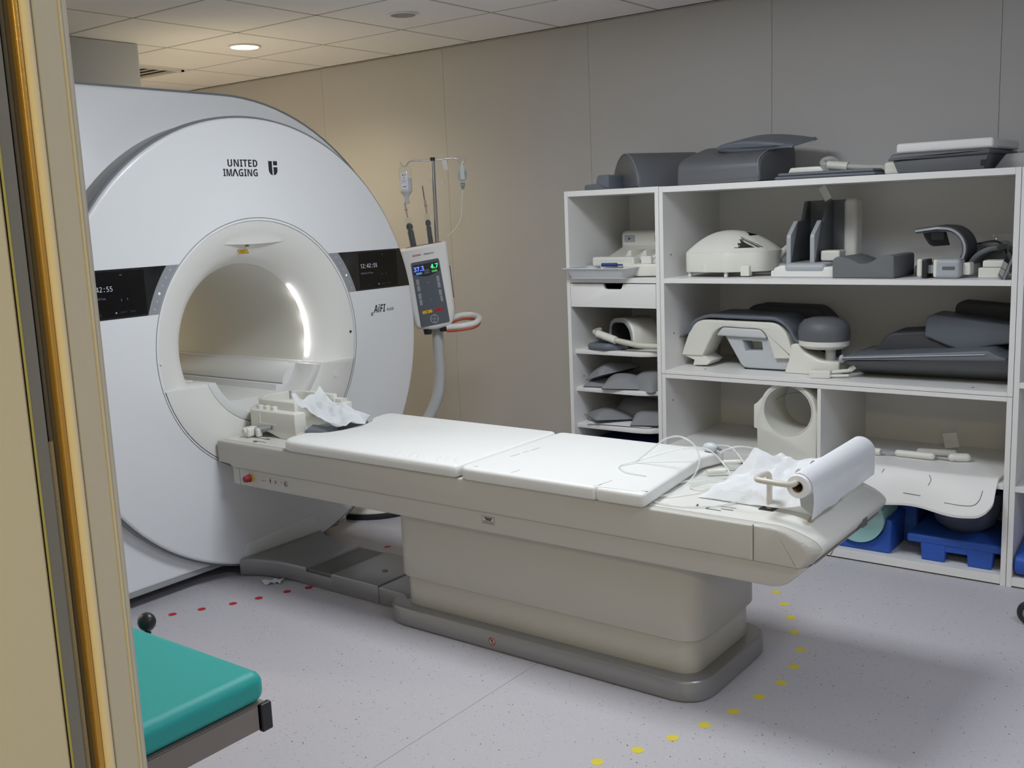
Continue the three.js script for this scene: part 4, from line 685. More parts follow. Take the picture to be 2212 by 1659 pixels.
{
  const y = 0.8465;
  const t = thing('wrist_coil', 'cream hollow wrist coil with a thick cable on a narrow cabinet shelf', 'coil', [-2.56, y, -4.36]);
  const out = rounded([[-0.115, 0.02, 0.02], [-0.105, 0.145, 0.06], [0.05, 0.158, 0.07], [0.105, 0.11, 0.05], [0.115, 0.02, 0.02]]), inn = rounded([[-0.095, 0.035, 0.02], [-0.087, 0.126, 0.045], [0.035, 0.134, 0.05], [0.082, 0.09, 0.04], [0.092, 0.035, 0.02]]);
  const g = part('shell', at(ext(out, 0.15, 0.008, [inn.reverse()], 3).rotateY(-0.45), 0.02, 0, -0.10), mats.coil, t);
  part('front_ring', at(ext(rounded([[-0.110, 0.024, 0.02], [-0.100, 0.139, 0.055], [0.046, 0.151, 0.065], [0.099, 0.105, 0.05], [0.108, 0.024, 0.02]]), 0.006, 0.001, [inn]).rotateY(-0.45), -0.045, 0, 0.030), mats.coilGrey, t);
  part('lining', at(ext(inn.slice().reverse(), 0.140, 0, [inn.map(([x, yy]) => [x * 0.95, (yy - 0.075) * 0.94 + 0.075])]).rotateY(-0.45), 0.018, 0, -0.092), mats.vinylDark, t);  // dark lining added to paint the shade inside the hollow
  part('hollow_shade', at(ext(rounded([[-0.092, 0.033, 0.02], [-0.083, 0.115, 0.045], [0.043, 0.121, 0.05], [0.088, 0.082, 0.04], [0.093, 0.033, 0.02]]), 0.02, 0.001).rotateY(-0.45), 0.01, 0, -0.08), mats.vinylDark, t);  // dark filler painted as the shade deep in the opening
  part('base_flap', extY(rounded([[-0.185, 0.03, 0.03], [-0.195, 0.125, 0.03], [-0.07, 0.138, 0.03], [0.0, 0.06, 0.02], [-0.03, -0.1]]), 0.0, 0.034, 0.012, [], 3), mats.vinylBlue, t);
  part('cable_grip', rod([-0.14, 0.080, 0.10], [-0.03, 0.052, 0.11], 0.019, 18), mats.coil, t);
  part('cable', [tube([[-0.03, 0.052, 0.11], [0.03, 0.045, 0.12], [0.10, 0.034, 0.115], [0.20, 0.03, 0.10]], 0.014, 30, 10), tube([[-0.14, 0.080, 0.10], [-0.17, 0.085, 0.08], [-0.17, 0.09, 0.03]], 0.013, 16, 10)], M(lin(0.62, 0.60, 0.50), 0.4), t);
  const bag = (name, lab, x, yy, z, w, d, h, ry, rx = 0, rz = 0, bend = 0) => {
    const g = sheet(18, 14, (u, v) => { const a = (u - 0.5) * 2, b = (v - 0.5) * 2; const e = Math.pow(Math.max(0, 1 - Math.pow(Math.abs(a), 3)), 0.6) * Math.pow(Math.max(0, 1 - Math.pow(Math.abs(b), 3)), 0.6); return [a * w / 2, 0.003 + h * e * (0.8 + 0.4 * noise(u * 3 + x * 9, v * 3 + z * 5)) + bend * a * a * 0.04, b * d / 2]; });
    const g2 = sheet(18, 14, (u, v) => { const a = (0.5 - u) * 2, b = (v - 0.5) * 2; return [a * w / 2, -0.001 + bend * a * a * 0.04, b * d / 2]; });
    const m = single(name, lab, 'sandbag', [g, g2], mats.bagCloth, [x, yy, z], ry); m.rotation.order = 'YXZ'; m.rotation.set(rx, ry, rz); return m;
  };
  const y2 = 0.6565;
  bag('sandbag', 'flat grey sandbag under the folded one, second cabinet shelf', -2.735, y2 + 0.001, -4.38, 0.15, 0.26, 0.03, 0.2);
  bag('sandbag', 'folded grey sandbag topmost of the left pile, second cabinet shelf', -2.69, y2 + 0.050, -4.38, 0.14, 0.26, 0.05, -0.3, 0.05, 0.30);
  bag('sandbag', 'grey sandbag in the middle of the second cabinet shelf', -2.59, y2 + 0.003, -4.33, 0.20, 0.20, 0.055, 0.3, 0, 0.0);
  bag('sandbag', 'plump grey sandbag at the right end of the second cabinet shelf', -2.45, y2 + 0.004, -4.37, 0.17, 0.22, 0.075, -0.25, 0.10, 0.0);
  const y3 = 0.4705;
  single('paper_sheet', 'white sheet under the grey sandbags on the third cabinet shelf', 'paper', slab(10, 8, (u, v) => [(u - 0.5) * 0.34, 0.004 + 0.012 * u * (1 - u) + 0.006 * (1 - v) * (1 - u), (v - 0.5) * 0.2], 0.001), mats.paperRoll, [-2.60, y3, -4.345], 0.1);
  bag('sandbag', 'grey sandbag with a pointed corner at the left of the third cabinet shelf', -2.69, y3 + 0.020, -4.34, 0.16, 0.20, 0.042, -0.7, -0.05, 0.0);
  bag('sandbag', 'grey sandbag standing behind the two others on the third cabinet shelf', -2.58, y3 + 0.045, -4.46, 0.26, 0.16, 0.05, 0.1, 0.5, 0.0);
  bag('sandbag', 'grey sandbag with a folded end at the right of the third cabinet shelf', -2.46, y3 + 0.020, -4.36, 0.19, 0.17, 0.050, 0.35, 0.12, 0.0);
  const bx = thing('storage_bin', 'dark blue bin in the bottom of the narrow cabinet', 'bin', [-2.58, 0.0455, -4.48]);
  part('body', extY(rounded([[-0.21, -0.2, 0.03], [0.21, -0.2, 0.03], [0.21, 0.2, 0.03], [-0.21, 0.2, 0.03]]), 0, 0.30, 0.01, [], 3), mats.blueDark, bx);
  part('lid', extY(rounded([[-0.22, -0.21, 0.03], [0.22, -0.21, 0.03], [0.22, 0.21, 0.03], [-0.22, 0.21, 0.03]]), 0.30, 0.325, 0.008, [], 3), mats.blueDark, bx);
}
// ---------------------------------------------------------------- wide upper unit, top tier
{
  const y = 1.2035;
  const t = thing('head_coil_cover', 'cream domed head coil cover with triangular openings standing on short feet', 'head coil', [-2.04, y, -4.43]);
  const plan = rounded([[-0.205, 0.125, 0.03], [0.03, 0.150, 0.04], [0.185, 0.075, 0.05], [0.225, -0.06, 0.05], [0.15, -0.22, 0.05], [-0.14, -0.235, 0.06], [-0.225, -0.08, 0.06]], 0, 8);
  const notch = extY(plan, 0.022, 0.112, 0.006);
  part('wall', extY(plan, 0.022, 0.113, 0.004, [plan.map(p => [p[0] * 0.93, p[1] * 0.92]).reverse()]), mats.coil, t);
  const n = plan.length, closed = [...plan, plan[0]];
  const at2 = u => { const f = u * n, i = Math.min(n - 1, Math.floor(f)), k = f - i, a = closed[i], b = closed[i + 1]; return [a[0] + (b[0] - a[0]) * k, a[1] + (b[1] - a[1]) * k]; };
  const dome = (s, dy) => (u, v) => { const [a, b] = at2(u), r = 1 - v * 0.98, q = Math.pow(r, 0.92); const sh = 0.03 * v; return [a * q * s - sh, 0.111 + 0.096 * (1 - Math.pow(r, 1.9)) + dy, b * q * s - 0.015 * v]; };
  t.scale.x = 0.93; t.position.x -= 0.012;
  // openings: cells left out of the dome skin
  const skin = (f, flip) => { const nu = 240, nv = 48, pos = [], idx = []; for (let j = 0; j <= nv; j++) for (let i = 0; i <= nu; i++) pos.push(...f(i / nu, j / nv));
    const hole = (i, j) => { const [a, b] = at2((i + 0.5) / nu); const ang = Math.atan2(b, a), v = j / nv; const tri = (c, w, v0, v1) => Math.abs(ang - c) < w * (1 - (v - v0) / (v1 - v0)) && v >= v0 && v < v1; return tri(0.62, 0.40, 0.10, 0.46) || tri(-0.2, 0.40, 0.50, 0.72); };
    for (let j = 0; j < nv; j++) for (let i = 0; i < nu; i++) { if (hole(i, j)) continue; const a = j * (nu + 1) + i, b = a + 1, c = a + nu + 1, d = c + 1; flip ? idx.push(a, b, c, b, d, c) : idx.push(a, c, b, b, c, d); }
    const g = new THREE.BufferGeometry(); g.setAttribute('position', new THREE.Float32BufferAttribute(pos, 3)); g.setIndex(idx); g.computeVertexNormals(); return g; };
  part('dome', [skin(dome(1.0, 0)), skin(dome(0.95, -0.004), true)], Object.assign(plastic(lin(0.76, 0.75, 0.68), 0.40), { side: THREE.DoubleSide }), t);
  part('inner_liner', skin(dome(0.90, -0.016)), Object.assign(plastic(lin(0.76, 0.75, 0.68), 0.40), { side: THREE.DoubleSide }), t);
  for (const [x, z] of [[-0.185, 0.105], [0.02, 0.125], [0.19, -0.06], [-0.12, -0.2]]) part('foot', rbox(x - 0.008, x + 0.008, 0, 0.03, z - 0.008, z + 0.008, 0.003), mats.coil, t);
  part('latch_tab', rbox(0.085, 0.13, 0.004, 0.05, 0.085, 0.125, 0.004).rotateY(0.05), mats.coil, t);
  part('cable_notch', rbox(-0.095, -0.070, 0.022, 0.060, 0.1330, 0.1385, 0.002), mats.coil, t);
  part('rear_handle', tube([[0.20, 0.075, -0.06], [0.225, 0.115, -0.12], [0.25, 0.135, -0.16], [0.27, 0.12, -0.20]], 0.018, 24, 10), mats.coil, t);
  const b = thing('foot_coil', 'grey boot-shaped foot coil on a white base in the top tier', 'coil', [-1.67, y, -4.45]);
  part('base', extZ(rounded([[-0.135, 0], [0.135, 0], [0.135, 0.045, 0.01], [-0.105, 0.052, 0.01], [-0.135, 0.04, 0.01]]), -0.18, 0.155, 0.008, [], 3), mats.laminate, b);
  part('base_pad', rbox(-0.09, 0.10, 0.018, 0.062, -0.10, 0.158, 0.02, 4), mats.coilGrey, b);
  part('back_plate', rbox(-0.085, 0.095, 0.05, 0.325, -0.16, -0.135, 0.008), mats.foam, b);
  const wing = (x, top) => extX(rounded([[-0.145, 0.05], [0.10, 0.05, 0.005], [0.10, 0.175, 0.02], [0.02, 0.235, 0.02], top ? [-0.06, 0.24, 0.02] : [-0.02, 0.235, 0.01], [-0.10, 0.325, 0.01], [-0.145, 0.325]]), x, x + 0.016, 0.003);
  part('side_wing', wing(-0.095, true), mats.vinyl, b); part('side_wing', wing(0.012, false), mats.vinyl, b);
  part('wing_edge', [extX(rounded([[0.098, 0.05], [0.104, 0.05], [0.104, 0.178, 0.01], [0.02, 0.241, 0.01], [0.02, 0.234]]), -0.096, -0.076, 0.002), extX(rounded([[0.098, 0.05], [0.104, 0.05], [0.104, 0.178, 0.01], [0.02, 0.241, 0.01], [0.02, 0.234]]), 0.010, 0.030, 0.002)], mats.coilGrey, b);
  part('side_box', rbox(0.04, 0.125, 0.065, 0.11, -0.02, 0.06, 0.008), mats.coil, b);
  part('rear_shell', rbox(0.07, 0.132, 0.04, 0.33, -0.22, -0.13, 0.02, 3), mats.coil, b);
  part('head_tab', at(rbox(-0.025, 0.012, -0.03, 0.04, -0.006, 0.006, 0.004).rotateZ(0.5), 0.0, 0.355, -0.13), mats.coil, b);
  part('tape', rbox(-0.02, 0.02, 0.315, 0.328, -0.134, -0.130, 0.001), M(lin(0.25, 0.19, 0.07), 0.7), b);
  const s = thing('small_coil', 'small pale grey coil lying between the domed cover and the foot coil', 'coil', [-1.80, y, -4.46]);
  part('body', extY(rounded([[-0.07, -0.08, 0.03], [0.06, -0.10, 0.03], [0.08, 0.06, 0.03], [0.0, 0.10, 0.03], [-0.04, 0.03, 0.02]]), 0, 0.055, 0.018, [], 4), mats.coilGrey, s);
  part('plug', rbox(-0.02, 0.025, 0, 0.03, 0.09, 0.16, 0.008), mats.laminate, s);
  single('cradle_cushion', 'grey foam cradle with a curved dip in front of the foot coil', 'cushion', extZ(rounded([[-0.13, 0], [0.13, 0, 0.01], [0.128, 0.093, 0.012], [0.075, 0.094, 0.03], [0.035, 0.066, 0.03], [-0.005, 0.055, 0.03], [-0.05, 0.078, 0.03], [-0.105, 0.092, 0.02], [-0.13, 0.08, 0.015]], 0, 8), -0.24, 0, 0.006, [], 3), mats.foam, [-1.405, y, -4.265], -0.06);
  const c = thing('curved_coil', 'dark grey C-shaped curved coil behind the small coil boxes', 'coil', [-1.13, y, -4.46]);
  const Cc = (r, k = 0) => [[-0.105, 0.185 + (r - 0.085)], [-0.02, 0.195 + (r - 0.085)], ...arc(0.005, 0.108, r, Math.PI / 2, -0.95, 18)];
  part('shell', extZ([...Cc(0.095), ...Cc(0.078).reverse()], -0.10, 0.06, 0.004, [], 2), mats.vinylDark, c);
  part('edge_trim', extZ([...Cc(0.089), ...Cc(0.080).reverse()], 0.058, 0.066, 0.001), mats.coilGrey, c);
  part('lining', extZ([...Cc(0.0775), ...Cc(0.072).reverse()], -0.10, 0.055), mats.vinyl, c);
  part('flap', extZ(rounded([[-0.112, 0.192, 0.01], [-0.02, 0.190], [-0.0, 0.12], [-0.075, 0.115, 0.02], [-0.105, 0.16, 0.02]]), -0.07, -0.055, 0.003), mats.vinylDark, c);
  part('badge', rbox(-0.072, -0.02, 0.142, 0.176, -0.056, -0.052, 0.003), M(lin(0.13, 0.135, 0.14), 0.5), c);
  part('floor_pad', extY(rounded([[-0.13, -0.12, 0.03], [0.07, -0.12, 0.03], [0.06, 0.07, 0.03], [-0.10, 0.09, 0.03]]), 0, 0.05, 0.016, [], 3), mats.vinyl, c);
  const d = thing('paddle_coil', 'pair of small pale coil paddles joined by a bar at the shelf front', 'coil', [-1.11, y, -4.29]);
  part('paddle', rbox(-0.082, -0.060, 0.004, 0.078, -0.06, 0.018, 0.010, 3), mats.coil, d);
  part('dark_pad', rbox(-0.060, -0.042, 0.0, 0.075, -0.06, 0.018, 0.004), mats.black, d);
  part('bar', rbox(-0.045, -0.005, 0.018, 0.052, -0.04, -0.005, 0.004), mats.coilGrey, d);
  const bx = part('box', rbox(-0.012, 0.085, 0.0, 0.077, -0.065, 0.022, 0.016, 4), mats.coilGrey, d);
  part('box_edge', rbox(-0.018, 0.0, 0.004, 0.075, -0.06, 0.020, 0.008, 3), mats.coil, bx);
  part('window', rbox(0.018, 0.065, 0.034, 0.048, 0.020, 0.0235, 0.002), mats.vinyl, bx);
  part('side_block', rbox(0.085, 0.115, 0.012, 0.060, -0.07, -0.01, 0.006), mats.coil, d);
  const e = thing('shoulder_coil', 'grey curved coil leaning behind the cream box', 'coil', [-0.985, y, -4.50]);
  part('shell', [extZ([...arc(0.06, -0.005, 0.125, Math.PI * 0.5, Math.PI * 0.96, 14), ...arc(0.06, -0.005, 0.105, Math.PI * 0.5, Math.PI * 0.96, 14).reverse()], -0.10, 0.08, 0.005)], mats.vinyl, e);
  part('end_cap', extZ(rounded([[-0.07, 0], [-0.025, 0], [-0.03, 0.05, 0.01], [-0.055, 0.05, 0.01]]), -0.06, 0.084, 0.004), mats.coilGrey, e);
  const f = thing('bagged_coil', 'dark coil in a crinkled clear bag against the cabinet back', 'coil', [-0.99, y, -4.66]);
  part('body', [extZ(rounded([[-0.07, 0], [0.075, 0], [0.06, 0.13, 0.03], [-0.06, 0.115, 0.02]]), -0.06, 0.05, 0.012, [], 3)], M(lin(0.22, 0.22, 0.20), 0.6), f);
  part('bag', sheet(24, 14, (u, v) => [-0.095 + 0.19 * u + 0.01 * noise(u * 6, v * 6), 0.012 + v * 0.145 + 0.012 * noise(u * 5, 3 + v * 4), 0.062 + 0.02 * noise(u * 8, v * 8)]), mats.clear, f);
  part('strap', tube([[-0.10, 0.10, 0.075], [-0.04, 0.122, 0.085], [0.03, 0.13, 0.08], [0.06, 0.10, 0.075], [0.075, 0.04, 0.07]], 0.0045, 30, 6), mats.black, f);
  const g = thing('cream_box', 'small cream two-part box next to the dark tablet', 'box', [-0.920, y, -4.345]);
  part('lower_half', rbox(-0.048, 0.048, 0, 0.040, -0.05, 0.038, 0.004), mats.coil, g); part('upper_half', rbox(-0.034, 0.046, 0.041, 0.068, -0.05, 0.034, 0.006), mats.coil, g);
  const h = thing('tablet', 'dark tablet screen leaning against the cabinet side', 'tablet', [-0.858, y, -4.275]);
  const sl = part('slab', rbox(-0.05, 0.05, 0, 0.122, -0.0045, 0.0045, 0.003), mats.black, h); sl.position.set(-0.018, 0.002, 0.012); sl.rotation.order = 'ZYX'; sl.rotation.set(0, -1.19, -0.33);
  part('screen', rbox(-0.040, 0.040, 0.012, 0.112, 0.0035, 0.0049, 0.0006), mats.screen, sl);
  part('lit_edge', box(0.0495, 0.0506, 0.003, 0.119, -0.004, 0.004), mats.steel, sl);  // bright strip stands in for light caught along the near edge
  part('prop', rod([0.012, 0.05, -0.02], [0.028, 0.004, -0.005], 0.0035), mats.black, h);
}
// ---------------------------------------------------------------- wide upper unit, lower tier
{
  const y = 0.7745;
  const t = thing('arch_coil', 'large white arched coil with grey padded top on the middle shelf', 'coil', [-2.0, y, -4.36]);
  const k = 1.014, P = pts => pts.map(p => [p[0] * k + 2.0, 1.525 - (1.525 - p[1]) * k - y, p[2]]);
  part('arch', extZ(rounded(P([[-2.262, 0.838], [-2.212, 0.975, 0.02], [-2.165, 1.008, 0.04], [-1.79, 1.003, 0.05], [-1.742, 0.955, 0.03], [-1.712, 0.846, 0.006], [-1.802, 0.842], [-1.838, 0.945, 0.02], [-1.865, 0.972, 0.02], [-2.055, 0.978, 0.03], [-2.092, 0.955, 0.02], [-2.155, 0.838]])), -0.15, 0, 0.006, [], 3), mats.coil, t);
  part('foot', [extZ(P([[-2.262, 0.838], [-2.155, 0.838], [-2.115, 0.815], [-2.135, 0.794], [-2.207, 0.790], [-2.200, 0.815], [-2.236, 0.828]]).map(p => [p[0], Math.max(0, p[1])]), -0.14, -0.01, 0.002)], mats.coil, t);
  part('cross_bar', extZ(rounded(P([[-2.085, 0.935, 0.012], [-1.84, 0.930, 0.012], [-1.868, 0.970, 0.015], [-2.055, 0.975, 0.015]])), -0.13, -0.004, 0.006, [], 3), M(lin(0.60, 0.61, 0.62), 0.42), t);
  const win = P([[-1.966, 0.916], [-1.872, 0.912], [-1.866, 0.872], [-1.950, 0.868]]);
  part('base_plate', extZ(rounded(P([[-2.05, 0.935], [-1.845, 0.930], [-1.79, 0.845], [-1.665, 0.836, 0.02], [-1.745, 0.789, 0.02], [-1.962, 0.788, 0.03]])), -0.13, -0.025, 0.004, [win.slice().reverse()], 3), M(lin(0.52, 0.54, 0.56), 0.42), t);
  part('window_back', box(win[0][0] - 0.01, win[1][0] + 0.01, win[3][1] - 0.01, win[0][1] + 0.01, -0.125, -0.12), mats.coil, t);
  part('base_dark_strip', extZ(P([[-1.955, 0.7885], [-1.75, 0.789], [-1.68, 0.824], [-1.69, 0.812], [-1.74, 0.779], [-1.95, 0.779]]).map(p => [p[0], Math.max(0.0, p[1])]), -0.12, -0.02, 0), mats.black, t);  // black strip along the underside of the base plate
  const topL = P([[-2.285, 0.925, 0.006], [-2.222, 0.950, 0.02], [-2.185, 1.010, 0.03], [-2.125, 1.030, 0.03], [-1.785, 1.024, 0.05], [-1.735, 0.985, 0.03], [-1.712, 0.932, 0.02], [-1.66, 0.922, 0.02], [-1.655, 0.930], [-1.70, 0.942, 0.02], [-1.722, 0.990, 0.02], [-1.78, 1.040, 0.05], [-2.13, 1.046, 0.03], [-2.200, 1.016, 0.03], [-2.236, 0.962, 0.02]]);
  part('pad_shell', extZ(rounded(topL.map(p => [p[0], p[1] - 0.012, p[2]]).reverse()), -0.26, 0.006, 0.005, [], 3), mats.vinylBlue, t);
  const pads = thing('seat_pad', 'thick dark pad behind the padded top of the arched coil', 'pad', [-1.90, y, -4.64]);
  part('pad', extZ(rounded([[-0.20, 0], [0.24, 0], [0.24, 0.20, 0.04], [0.17, 0.268, 0.03], [-0.15, 0.275, 0.04], [-0.20, 0.225, 0.05]]), -0.13, 0.012, 0.016, [], 3), mats.vinylDark, pads);
  const n = thing('neck_coil', 'stool-shaped neck coil with a dark padded top and white base', 'coil', [-1.61, y, -4.39]);
  part('seat', [extX(rounded([[0, 0]]).concat(), 0, 0)].slice(0, 0).concat([at(lathe([[0, 0.112], [0.085, 0.114], [0.108, 0.128], [0.110, 0.150], [0.104, 0.166], [0, 0.166]], 40).scale(1, 1, 0.85), 0, 0, 0)]), mats.coil, n);
  part('pad', [at(lathe([[0.111, 0.150], [0.113, 0.185], [0.108, 0.215], [0.088, 0.238], [0.05, 0.250], [0, 0.252]], 40).scale(1, 1, 0.85)), at(lathe([[0, 0.15], [0.111, 0.15]], 40).scale(1, 1, 0.85))], mats.vinyl, n);
  part('post', at(cyl(0.022, 0.022, 0.09, 20), 0.03, 0.07, 0), M(lin(0.55, 0.55, 0.54), 0.4), n);
  part('base', extZ(rounded([[-0.16, 0.0], [0.085, 0.0, 0.006], [0.088, 0.06, 0.008], [0.0, 0.064, 0.02], [-0.075, 0.10, 0.03], [-0.10, 0.135, 0.02], [-0.13, 0.13, 0.01], [-0.14, 0.06]]), -0.10, 0.055, 0.008, [], 3), mats.coil, n);
  part('arm', extZ(rounded([[-0.20, 0.10], [-0.10, 0.15, 0.02], [-0.05, 0.165, 0.02], [-0.05, 0.13], [-0.13, 0.07]]), -0.16, -0.09, 0.006), mats.vinyl, n);
  const c = thing('cable_connector', 'white connector with two cables at the front of the middle shelf', 'connector', [-1.58, y, -4.275]);
  part('body', extY(rounded([[-0.050, -0.030, 0.008], [0.04, -0.040, 0.008], [0.045, 0.01, 0.008], [-0.042, 0.035, 0.012]]), 0.0, 0.034, 0.006, [], 3), mats.coil, c);
  part('cable', [rod([0.04, 0.022, -0.02], [0.105, 0.030, -0.05], 0.009), rod([0.035, 0.010, 0.0], [0.11, 0.012, -0.03], 0.006), rod([0.105, 0.03, -0.05], [0.125, 0.048, -0.06], 0.012)], mats.coil, c);
  // stack of dark tray coils at the right
  const b = thing('spine_coil', 'long grey wedge-topped tray coil at the right of the middle shelf', 'coil', [-1.15, y, -4.42]);
  const hull = (pts) => { const g = new ConvexGeometry(pts.map(p => V(...p))); return toCreasedNormals(g, 0.35); };
  part('hull', hull([[-0.33, 0.075, 0.13], [0.325, 0.115, 0.13], [-0.33, 0.075, -0.2], [0.325, 0.115, -0.2], [-0.30, 0.0, -0.03], [0.322, 0.0, -0.05], [-0.30, 0.0, -0.2], [0.322, 0.0, -0.2], [-0.33, 0.065, 0.12], [0.324, 0.06, 0.09], [-0.31, 0.035, 0.06]]), mats.vinyl, b);
  part('lid', [extZ(rounded([[-0.345, 0.082, 0.006], [-0.325, 0.100, 0.01], [0.235, 0.148, 0.006], [0.262, 0.132, 0.004], [0.30, 0.120], [0.30, 0.110]]), -0.2, 0.145, 0.006, [], 3)], mats.vinylBlue, b);
  part('edge_strip', rod([-0.335, 0.091, 0.147], [0.225, 0.133, 0.147], 0.0028, 8), M(lin(0.42, 0.44, 0.47), 0.35), b);
  part('end_tip', at(sph(0.016, 0.8, 1.1, 1), -0.345, 0.085, 0.13), mats.coilGrey, b);
  const p2 = thing('low_pad', 'low dark pad lying on the tray coil', 'pad', [-1.22, y + 0.10, -4.53]);
  part('pad', extZ(rounded([[-0.19, 0.0], [0.17, 0.02], [0.16, 0.075, 0.03], [0.05, 0.10, 0.03], [-0.13, 0.085, 0.03]]), -0.12, 0.09, 0.012, [], 3), mats.vinylDark, p2);
  const a = thing('arm_coil', 'grey curved coil half resting on the tray coil at the right cabinet side', 'coil', [-1.01, y, -4.45]);
  part('shell', extZ(rounded([[-0.185, 0.175, 0.01], [-0.16, 0.166], [-0.09, 0.138, 0.03], [-0.03, 0.122, 0.03], [0.08, 0.148], [0.18, 0.165], [0.18, 0.232], [0.02, 0.250, 0.04], [-0.155, 0.270, 0.02], [-0.182, 0.258, 0.02]]), -0.15, 0.03, 0.010, [], 3), mats.vinylBlue, a);
  part('back_pad', extZ(rounded([[-0.11, 0.20], [0.18, 0.19], [0.18, 0.29, 0.02], [-0.085, 0.312, 0.03], [-0.112, 0.29, 0.02]]), -0.24, -0.152, 0.010, [], 3), mats.vinylDark, a);
}
// ---------------------------------------------------------------- lower unit
{
  const t = thing('ring_coil', 'cream ring-shaped coil standing on the left lower shelf', 'coil', [-1.715, 0.4145, -4.225]);
  const hole = arc(0.005, 0.212, 0.112, 0, -Math.PI * 2, 40).slice(0, -1);
  const outl = [[-0.135, 0], [0.135, 0], [0.14, 0.21], ...arc(0.005, 0.212, 0.128, 0.1, Math.PI * 0.40, 8), [0.030, 0.3355], ...arc(0.005, 0.212, 0.128, Math.PI * 0.62, Math.PI * 0.86, 8), [-0.14, 0.235], [-0.152, 0.228], [-0.152, 0.123], [-0.137, 0.12]];
  part('body', extZ(outl.map(p => p), -0.24, 0, 0.004, [hole]), mats.coil, t);
  part('inner_ring', [at(lathe([[0.1125, 0], [0.108, 0], [0.108, -0.24], [0.1125, -0.24]], 48).rotateX(Math.PI / 2), 0.005, 0.212, 0)], mats.coil, t);
  part('joint_line', tube([[-0.095, 0.235, -0.12], [-0.05, 0.262, -0.13], [0.02, 0.272, -0.13], [0.09, 0.27, -0.12]], 0.0012, 20, 6), mats.lineGrey, t);
  part('side_tab', rbox(-0.153, -0.136, 0.125, 0.225, -0.16, -0.02, 0.004), mats.coil, t);
}
{
  const y = 0.4125;
  const f = (u, v) => {  // u left -> right, v back -> front
    const x = -0.345 + 0.69 * u; let z, yy; const L = v * 0.70;
    if (L < 0.46) { z = -0.46 + L; yy = 0.012 + 0.006 * noise(u * 5, v * 4); }
    else { const k = (L - 0.46) / 0.24; const drop = 0.055 + 0.085 * Math.sin(Math.min(1, 0.35 + u) * 1.6) * (u > 0.93 ? 1 - (u - 0.93) * 9 * 0.3 : 1); z = 0.0 + 0.085 * k + 0.02 * Math.sin(u * 9) * k; yy = 0.014 - drop * k * k * 0.55 - 0.055 * k + 0.006 * Math.sin(u * 14) * k; }
    const c = v > 0.9 && u > 0.9 ? Math.hypot((u - 0.9) / 0.1, (v - 0.9) / 0.1) : 0;
    return [x - (c > 1 ? (c - 1) * 0.05 : 0), yy + (c > 1 ? (c - 1) * 0.02 : 0), z];
  };
  const t = thing('blanket_coil', 'soft white blanket coil hanging over the right lower shelf', 'coil', [-1.195, y, -4.225]);
  part('mat', slab(48, 48, f, 0.010), mats.mattress, t);
  const up = (u, v, d = 0.0012) => { const p = f(u, v); return [p[0], p[1] + d, p[2] + 0.0008]; };
  const path = (a) => tube(a.map(([u, v]) => up(u, v)), 0.0011, 40, 6);
  part('stitching', [path([[0.50, 0.93], [0.60, 0.935]]), path([[0.74, 0.94], [0.84, 0.94], [0.90, 0.935], [0.925, 0.90], [0.935, 0.82]]), path([[0.63, 0.72], [0.645, 0.78], [0.635, 0.84]]), path([[0.30, 0.93], [0.36, 0.935]]), path([[0.37, 0.70], [0.36, 0.75]])], mats.inkGrey, t);
  part('handle', rod([-0.215, 0.034, -0.17], [-0.160, 0.033, -0.165], 0.0155, 16), mats.coil, t);
  for (const [a, b, r] of [[[-0.092, 0.032, -0.185], [0.045, 0.032, -0.185], 0.0150], [[-0.02, 0.034, -0.245], [0.11, 0.034, -0.275], 0.0145], [[0.125, 0.034, -0.20], [0.175, 0.034, -0.22], 0.018]]) part('handle', [rod(a, b, r, 16), at(sph(r), ...a), at(sph(r), ...b)], mats.coil, t);
  part('cord', tube([[-0.16, 0.03, -0.165], [-0.12, 0.026, -0.18], [0.0, 0.024, -0.21], [0.09, 0.024, -0.20], [0.14, 0.026, -0.19]], 0.004, 40, 6), mats.coilGrey, t);
  part('corner_tag', rbox(0.06, 0.12, 0.02, 0.085, -0.36, -0.355, 0.002).rotateZ(0.2), mats.coil, t);
  // blue trays below
  const b = thing('blue_block', 'blue foam block cut out to hold the mint green roll', 'block', [-1.385, 0.0405, -4.255]);
  part('block', extZ(rounded([[-0.125, 0, 0.012], [0.118, 0, 0.012], [0.122, 0.148, 0.012], [0.098, 0.150], ...arc(-0.015, 0.145, 0.112, 0.0, -Math.PI, 18), [-0.130, 0.150]]), -0.20, 0.0, 0.008, [], 3), mats.blue, b);
  part('upright', rbox(0.02, 0.17, 0.0, 0.345, -0.42, -0.205, 0.012, 3), mats.blue, b);
  const m = thing('foam_roll', 'mint green round foam roll lying in the blue block', 'roll', [-1.400, 0.1875, -4.25]);
  part('roll', at(cyl(0.1095, 0.1095, 0.20, 48).rotateX(Math.PI / 2), 0, 0.0, -0.085), mats.mint, m);
  const p = thing('blue_pallet', 'blue moulded plastic tray with block feet under the grey tub', 'tray', [-1.01, 0.0405, -4.28]);
  part('deck', rbox(-0.19, 0.178, 0.070, 0.105, -0.34, 0.028, 0.010, 3), mats.blue, p);
  for (const x of [-0.085, 0.095]) for (const z of [-0.28, -0.03]) part('foot', extZ(rounded([[x - 0.045, 0.0, 0.004], [x + 0.045, 0.0, 0.004], [x + 0.05, 0.075], [x - 0.05, 0.075]]), z, z + 0.055, 0.005), mats.blue, p);
  part('front_skirt', extZ([[-0.135, 0.045], ...arc(0.005, 0.045, 0.0, 0, 0, 1).slice(0, 0), [0.145, 0.045], [0.145, 0.08], [-0.135, 0.08]], -0.02, 0.022, 0.004), mats.blue, p);
  const w = thing('grey_tub', 'rounded grey-blue plastic tub standing on the blue tray', 'tub', [-1.015, 0.146, -4.44]);
